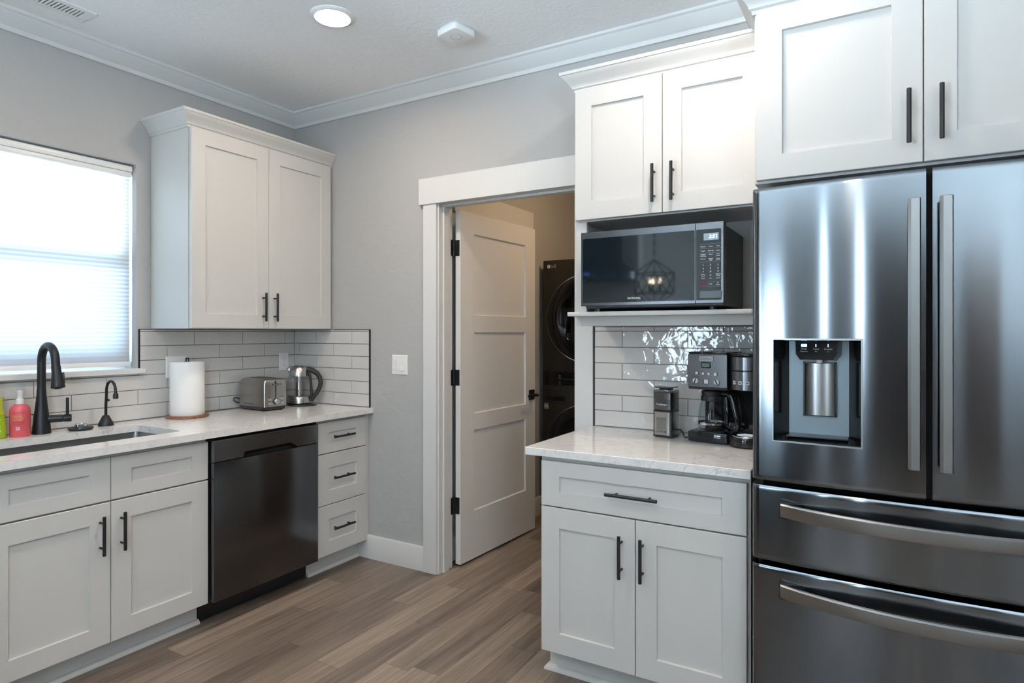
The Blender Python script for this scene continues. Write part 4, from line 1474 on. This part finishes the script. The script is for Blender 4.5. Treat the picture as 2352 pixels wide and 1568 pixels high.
def rocker(t, F, a, b_, c, up):
    mb = MB(F)
    mb.box(a - .0175, a + .0175, b_ - .034, b_ + .034, c + .005, c + .0062)
    r = obj('rocker_frame', mb, M_white, t)
    mb = MB(F)
    h, w = .0315, .0150
    k = .0045 if up else .0012
    mb.put([(a - w, b_ - h, c + .006), (a + w, b_ - h, c + .006), (a + w, b_ + h, c + .006), (a - w, b_ + h, c + .006),
            (a - w, b_ - h, c + .0065 + k), (a + w, b_ - h, c + .0065 + k), (a + w, b_, c + .0072), (a - w, b_, c + .0072), (a + w, b_ + h, c + .0117 - k), (a - w, b_ + h, c + .0117 - k)],
           [(0, 1, 5, 4), (4, 5, 6, 7), (7, 6, 8, 9), (9, 8, 2, 3), (0, 4, 7, 9, 3), (1, 2, 8, 6, 5)])
    obj('rocker', mb, M_white, t, smooth=5)


t = plate('light_switch', 'white double rocker switch plate on the gray wall left of the doorway', 'light switch', FB, .821, .935, 1.088, 1.201, 0)
rocker(t, FB, .855, 1.1445, 0, False)
rocker(t, FB, .901, 1.1445, 0, True)
t = plate('light_switch', 'white switch plate on the tiles half hidden by the paper towel', 'light switch', FL, -.853, -.738, 1.089, 1.203, .0108)
rocker(t, FL, -.8185, 1.146, .0108, False)
rocker(t, FL, -.7725, 1.146, .0108, False)
t = plate('power_outlet', 'white power outlet on the tiles above the toaster', 'outlet', FL, -.131, -.060, 1.090, 1.204, .0108)
for z in (1.166, 1.128):
    obj('socket', MB(FL).prism(rrect(-.1125, -.0785, z - .014, z + .014, .011, 5), .0155, .0172), M_white, t)
    b = MB(FL)
    b.box(-.1035, -.1015, z - .002, z + .007, .017, .0176).box(-.0905, -.0885, z - .001, z + .006, .017, .0176)
    b.cyl((-.0955, z - .008, .017), (-.0955, z - .008, .0176), .0023, seg=10)
    obj('socket_holes', b, M_whites, t)

# ================================================================ CEILING THINGS
M_lens = mat('lamp_lens', (1, 1, 1), .5, emit=(1, .84, .69), es=CAN)


def can(x, y, label):
    t = thing('recessed_light', label, 'ceiling light', (x, y, CEIL - .012), local=True, group='recessed ceiling lights')
    obj('trim_ring', MB().lathe([(.073, .004), (.076, .0005), (.090, .003), (.096, .009), (.096, .012), (.073, .012)], seg=48), M_white, t)
    obj('lens', MB().lathe([(0, .0035), (.0735, .0035), (.0735, .006), (0, .006)], seg=40), M_lens, t)


can(1.188, -.806, 'round lit recessed ceiling light nearest the corner of the room')
can(1.19, -2.15, 'round recessed ceiling light in front of the sink window')
can(2.72, -.806, 'round recessed ceiling light in front of the microwave cabinet')
can(2.78, -3.5, 'added round recessed ceiling light beside the lantern behind the camera')  # this and the next two: unseen lamps added for general light
can(4.9, -2.4, 'added round recessed ceiling light right of the refrigerator')
can(4.9, -4.0, 'added round recessed ceiling light by the right wall window')
# lamp in the laundry
M_warm = mat('warm_lamp_glass', (1, .9, .8), .5, emit=(1, .68, .39), es=58)
t = thing('ceiling_lamp', 'round warm ceiling lamp inside the laundry', 'ceiling light', (2.05, .95, CEIL - .06), local=True)
obj('lamp_glass', MB().lathe([(0, 0), (.08, .004), (.12, .022), (.13, .045), (0, .045)], seg=32), M_warm, t)
obj('lamp_base', MB().lathe([(0, .045), (.14, .045), (.14, .06), (0, .06)], seg=32), M_white, t)

sd = thing('smoke_detector', 'white square smoke detector on the ceiling right of the lamp', 'smoke detector', (1.585, -.437, CEIL - .038), rz=radians(-13), local=True)
b = MB()
b.prism(rrect(-.066, .066, -.066, .066, .022, 6), 0, .030, .006, 3)
obj('cover', b, M_white, sd)
obj('mount', MB().prism(rrect(-.056, .056, -.056, .056, .018, 5), .030, .038), M_trim, sd)
obj('button', MB().lathe([(0, -.0012), (.0225, -.0012), (.024, 0), (.024, .0015), (0, .0015)], seg=36), M_white, sd)
b = MB()
b.lathe([(.024, -.0003), (.0262, -.0003), (.0262, .001), (.024, .001)], seg=36)
obj('button_groove', b, M_print_g, sd)

vt = thing('ceiling_vent', 'white slotted air vent in the ceiling above the window wall', 'air vent', (.262, -1.50, CEIL - .006), local=True)
b = MB()
zf = 0
b.box(-.064, -.036, -.16, .16, 0, .006, .0015).box(.036, .064, -.16, .16, 0, .006, .0015).box(-.036, .036, .128, .16, 0, .006, .001).box(-.036, .036, -.16, -.128, 0, .006, .001)
for i in range(19): b.box(-.036, .036, -.1285 + i * .0143 - .0036, -.1285 + i * .0143 + .0036, .0003, .0052, M=None)
obj('grille', b, M_white, vt)
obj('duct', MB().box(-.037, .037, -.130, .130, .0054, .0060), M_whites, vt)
obj('damper_lever', MB().box(-.010, .010, -.118, -.070, -.006, .0, .002), M_print_g, vt)

# ================================================================ BEHIND THE CAMERA (seen in reflections)
ki = thing('added_island', 'added charcoal kitchen island with a pale quartz top behind the camera', 'island', (1.5, -3.35, 0))  # made up: pale top bounces light upward, dark sides deepen reflections
b = MB()
b.box(.75, 2.25, -3.70, -3.05, .10, .857).box(.80, 2.20, -3.64, -3.11, 0, .10)
obj('cabinet_body', b, mat('charcoal_paint', (.035, .037, .042), .45), ki)
obj('top', MB().box(.70, 2.30, -3.78, -2.97, .857, .8875, .003), M_quartz, ki)
so = thing('sofa', 'dark gray sofa added against the far wall under the narrow windows', 'sofa', (2.05, -5.7, 0))  # unseen dark bulk, added to darken the refrigerator's lower reflections
M_sofa = mat('dark_gray_fabric', (.035, .035, .038), .9)
obj('base', MB().box(1.20, 2.75, -6.10, -5.25, .08, .32, .02, 2), M_sofa, so)
obj('backrest', MB().box(1.20, 2.75, -6.12, -5.90, .32, .80, .04, 3), M_sofa, so)
for x0 in (1.20, 2.57): obj('armrest', MB().box(x0, x0 + .18, -6.05, -5.25, .32, .60, .03, 3), M_sofa, so)
for x0 in (1.385, 1.980): obj('seat_cushion', MB().box(x0, x0 + .585, -5.90, -5.24, .32, .46, .03, 3), M_sofa, so)
for x0 in (1.25, 2.65):
    for y0 in (-6.05, -5.35): obj('leg', MB().box(x0, x0 + .05, y0, y0 + .05, 0, .082), M_black, so)
tag(obj('wall_panel', MB().box(.0, 1.13, -4.2, -4.188, .90, 1.85), M_white), 'white splash panel on the wall under the range hood', 'splash panel')
tc = thing('added_tall_cabinet', 'added dark brown tall wooden cabinet against the far wall', 'cabinet', (3.25, -6.0, 0))  # made up to give the refrigerator something dark to mirror
M_brown = mat('dark_brown_wood', (.035, .02, .014), .4)
obj('cabinet_body', MB().box(2.80, 3.70, -6.19, -5.82, .06, 2.25, .004).box(2.84, 3.66, -6.17, -5.86, 0, .06), M_brown, tc)
for x0 in (2.81, 3.253):
    dr = obj('door', MB(Matrix(((-1, 0, 0, 0), (0, 0, 1, -5.82), (0, 1, 0, 0), (0, 0, 0, 1)))).shaker(-x0 - .437, -x0, .08, 2.23, .02), M_brown, tc)
dn = thing('added_door', 'added brown wooden door in the far wall', 'door', (4.45, -6.18, 0))  # added only for a brown band in the refrigerator's reflection
obj('door_leaf', MB().box(4.20, 4.70, -6.195, -6.155, .005, 2.05, .003), mat('mid_brown_wood', (.075, .045, .033), .4), dn)
pl_ = thing('pendant_lantern', 'black open-frame pendant lantern hanging behind the camera', 'pendant light', (1.60, -3.25, 1.54), local=True)
b = MB()
top, bot = Vector((0, 0, .40)), Vector((0, 0, 0))
up = [Vector((.17 * cos(2 * pi * k / 5), .17 * sin(2 * pi * k / 5), .28)) for k in range(5)]
lo = [Vector((.17 * cos(2 * pi * (k + .5) / 5), .17 * sin(2 * pi * (k + .5) / 5), .12)) for k in range(5)]
for k in range(5):
    for p, q_ in ((top, up[k]), (up[k], up[(k + 1) % 5]), (up[k], lo[k]), (up[(k + 1) % 5], lo[k]), (lo[k], lo[(k + 1) % 5]), (lo[k], bot)): b.cyl(p, q_, .005, seg=8)
obj('cage', b, M_black, pl_)
b = MB()
n_ = 20
for i in range(n_):
    z = .41 + i * (CEIL - 1.54 - .43) / n_
    b.box(-.009 if i % 2 else -.002, .009 if i % 2 else .002, -.002 if i % 2 else -.009, .002 if i % 2 else .009, z - .004, z + .040)
b.lathe([(0, 0), (.06, 0), (.06, .02), (0, .02)], (0, 0, CEIL - 1.54 - .02), seg=24)
obj('chain', b, M_black, pl_)
M_bulb = mat('candle_bulb', (1, .8, .6), .4, emit=(1, .78, .55), es=25)
for k in range(3):
    a_ = 2 * pi * k / 3
    cx, cy = .05 * cos(a_), .05 * sin(a_)
    obj('candle', MB().cyl((cx, cy, .13), (cx, cy, .20), .010, seg=12).cyl((0, 0, .13), (cx, cy, .13), .005, seg=8), M_black, pl_)
    obj('bulb', MB().lathe([(0, 0), (.009, .004), (.012, .018), (.007, .036), (0, .046)], (cx, cy, .20), seg=14), M_bulb, pl_)

rh = thing('range_hood', 'black chimney range hood on the wall behind the camera', 'range hood', (.78, -4.19, 1.86), local=True)
b = MB()
b.box(-.34, .34, 0, .44, .0, .07, .003)
b.put([(-.34, 0, .07), (.34, 0, .07), (.34, .44, .07), (-.34, .44, .07), (-.18, 0, .20), (.18, 0, .20), (.18, .26, .20), (-.18, .26, .20)], [(0, 1, 5, 4), (1, 2, 6, 5), (2, 3, 7, 6), (3, 0, 4, 7), (4, 5, 6, 7)])
obj('canopy', b, M_gloss, rh)
obj('chimney', MB().box(-.18, .18, 0, .26, .20, CEIL - 1.86 - .002), M_gloss, rh)
b = MB()
for i in range(14): b.box(-.30, .30, .03 + i * .028, .045 + i * .028, -.006, 0)
obj('baffle_filter', b, M_steel_m, rh)
b = MB()
b.text('2:51', (-.02, .4405, .035), (-1, 0, 0), (0, 0, 1), .035)
obj('clock', b, mat('blue_clock', (.1, .2, 1), .5, emit=(.12, .2, 1), es=9), rh)
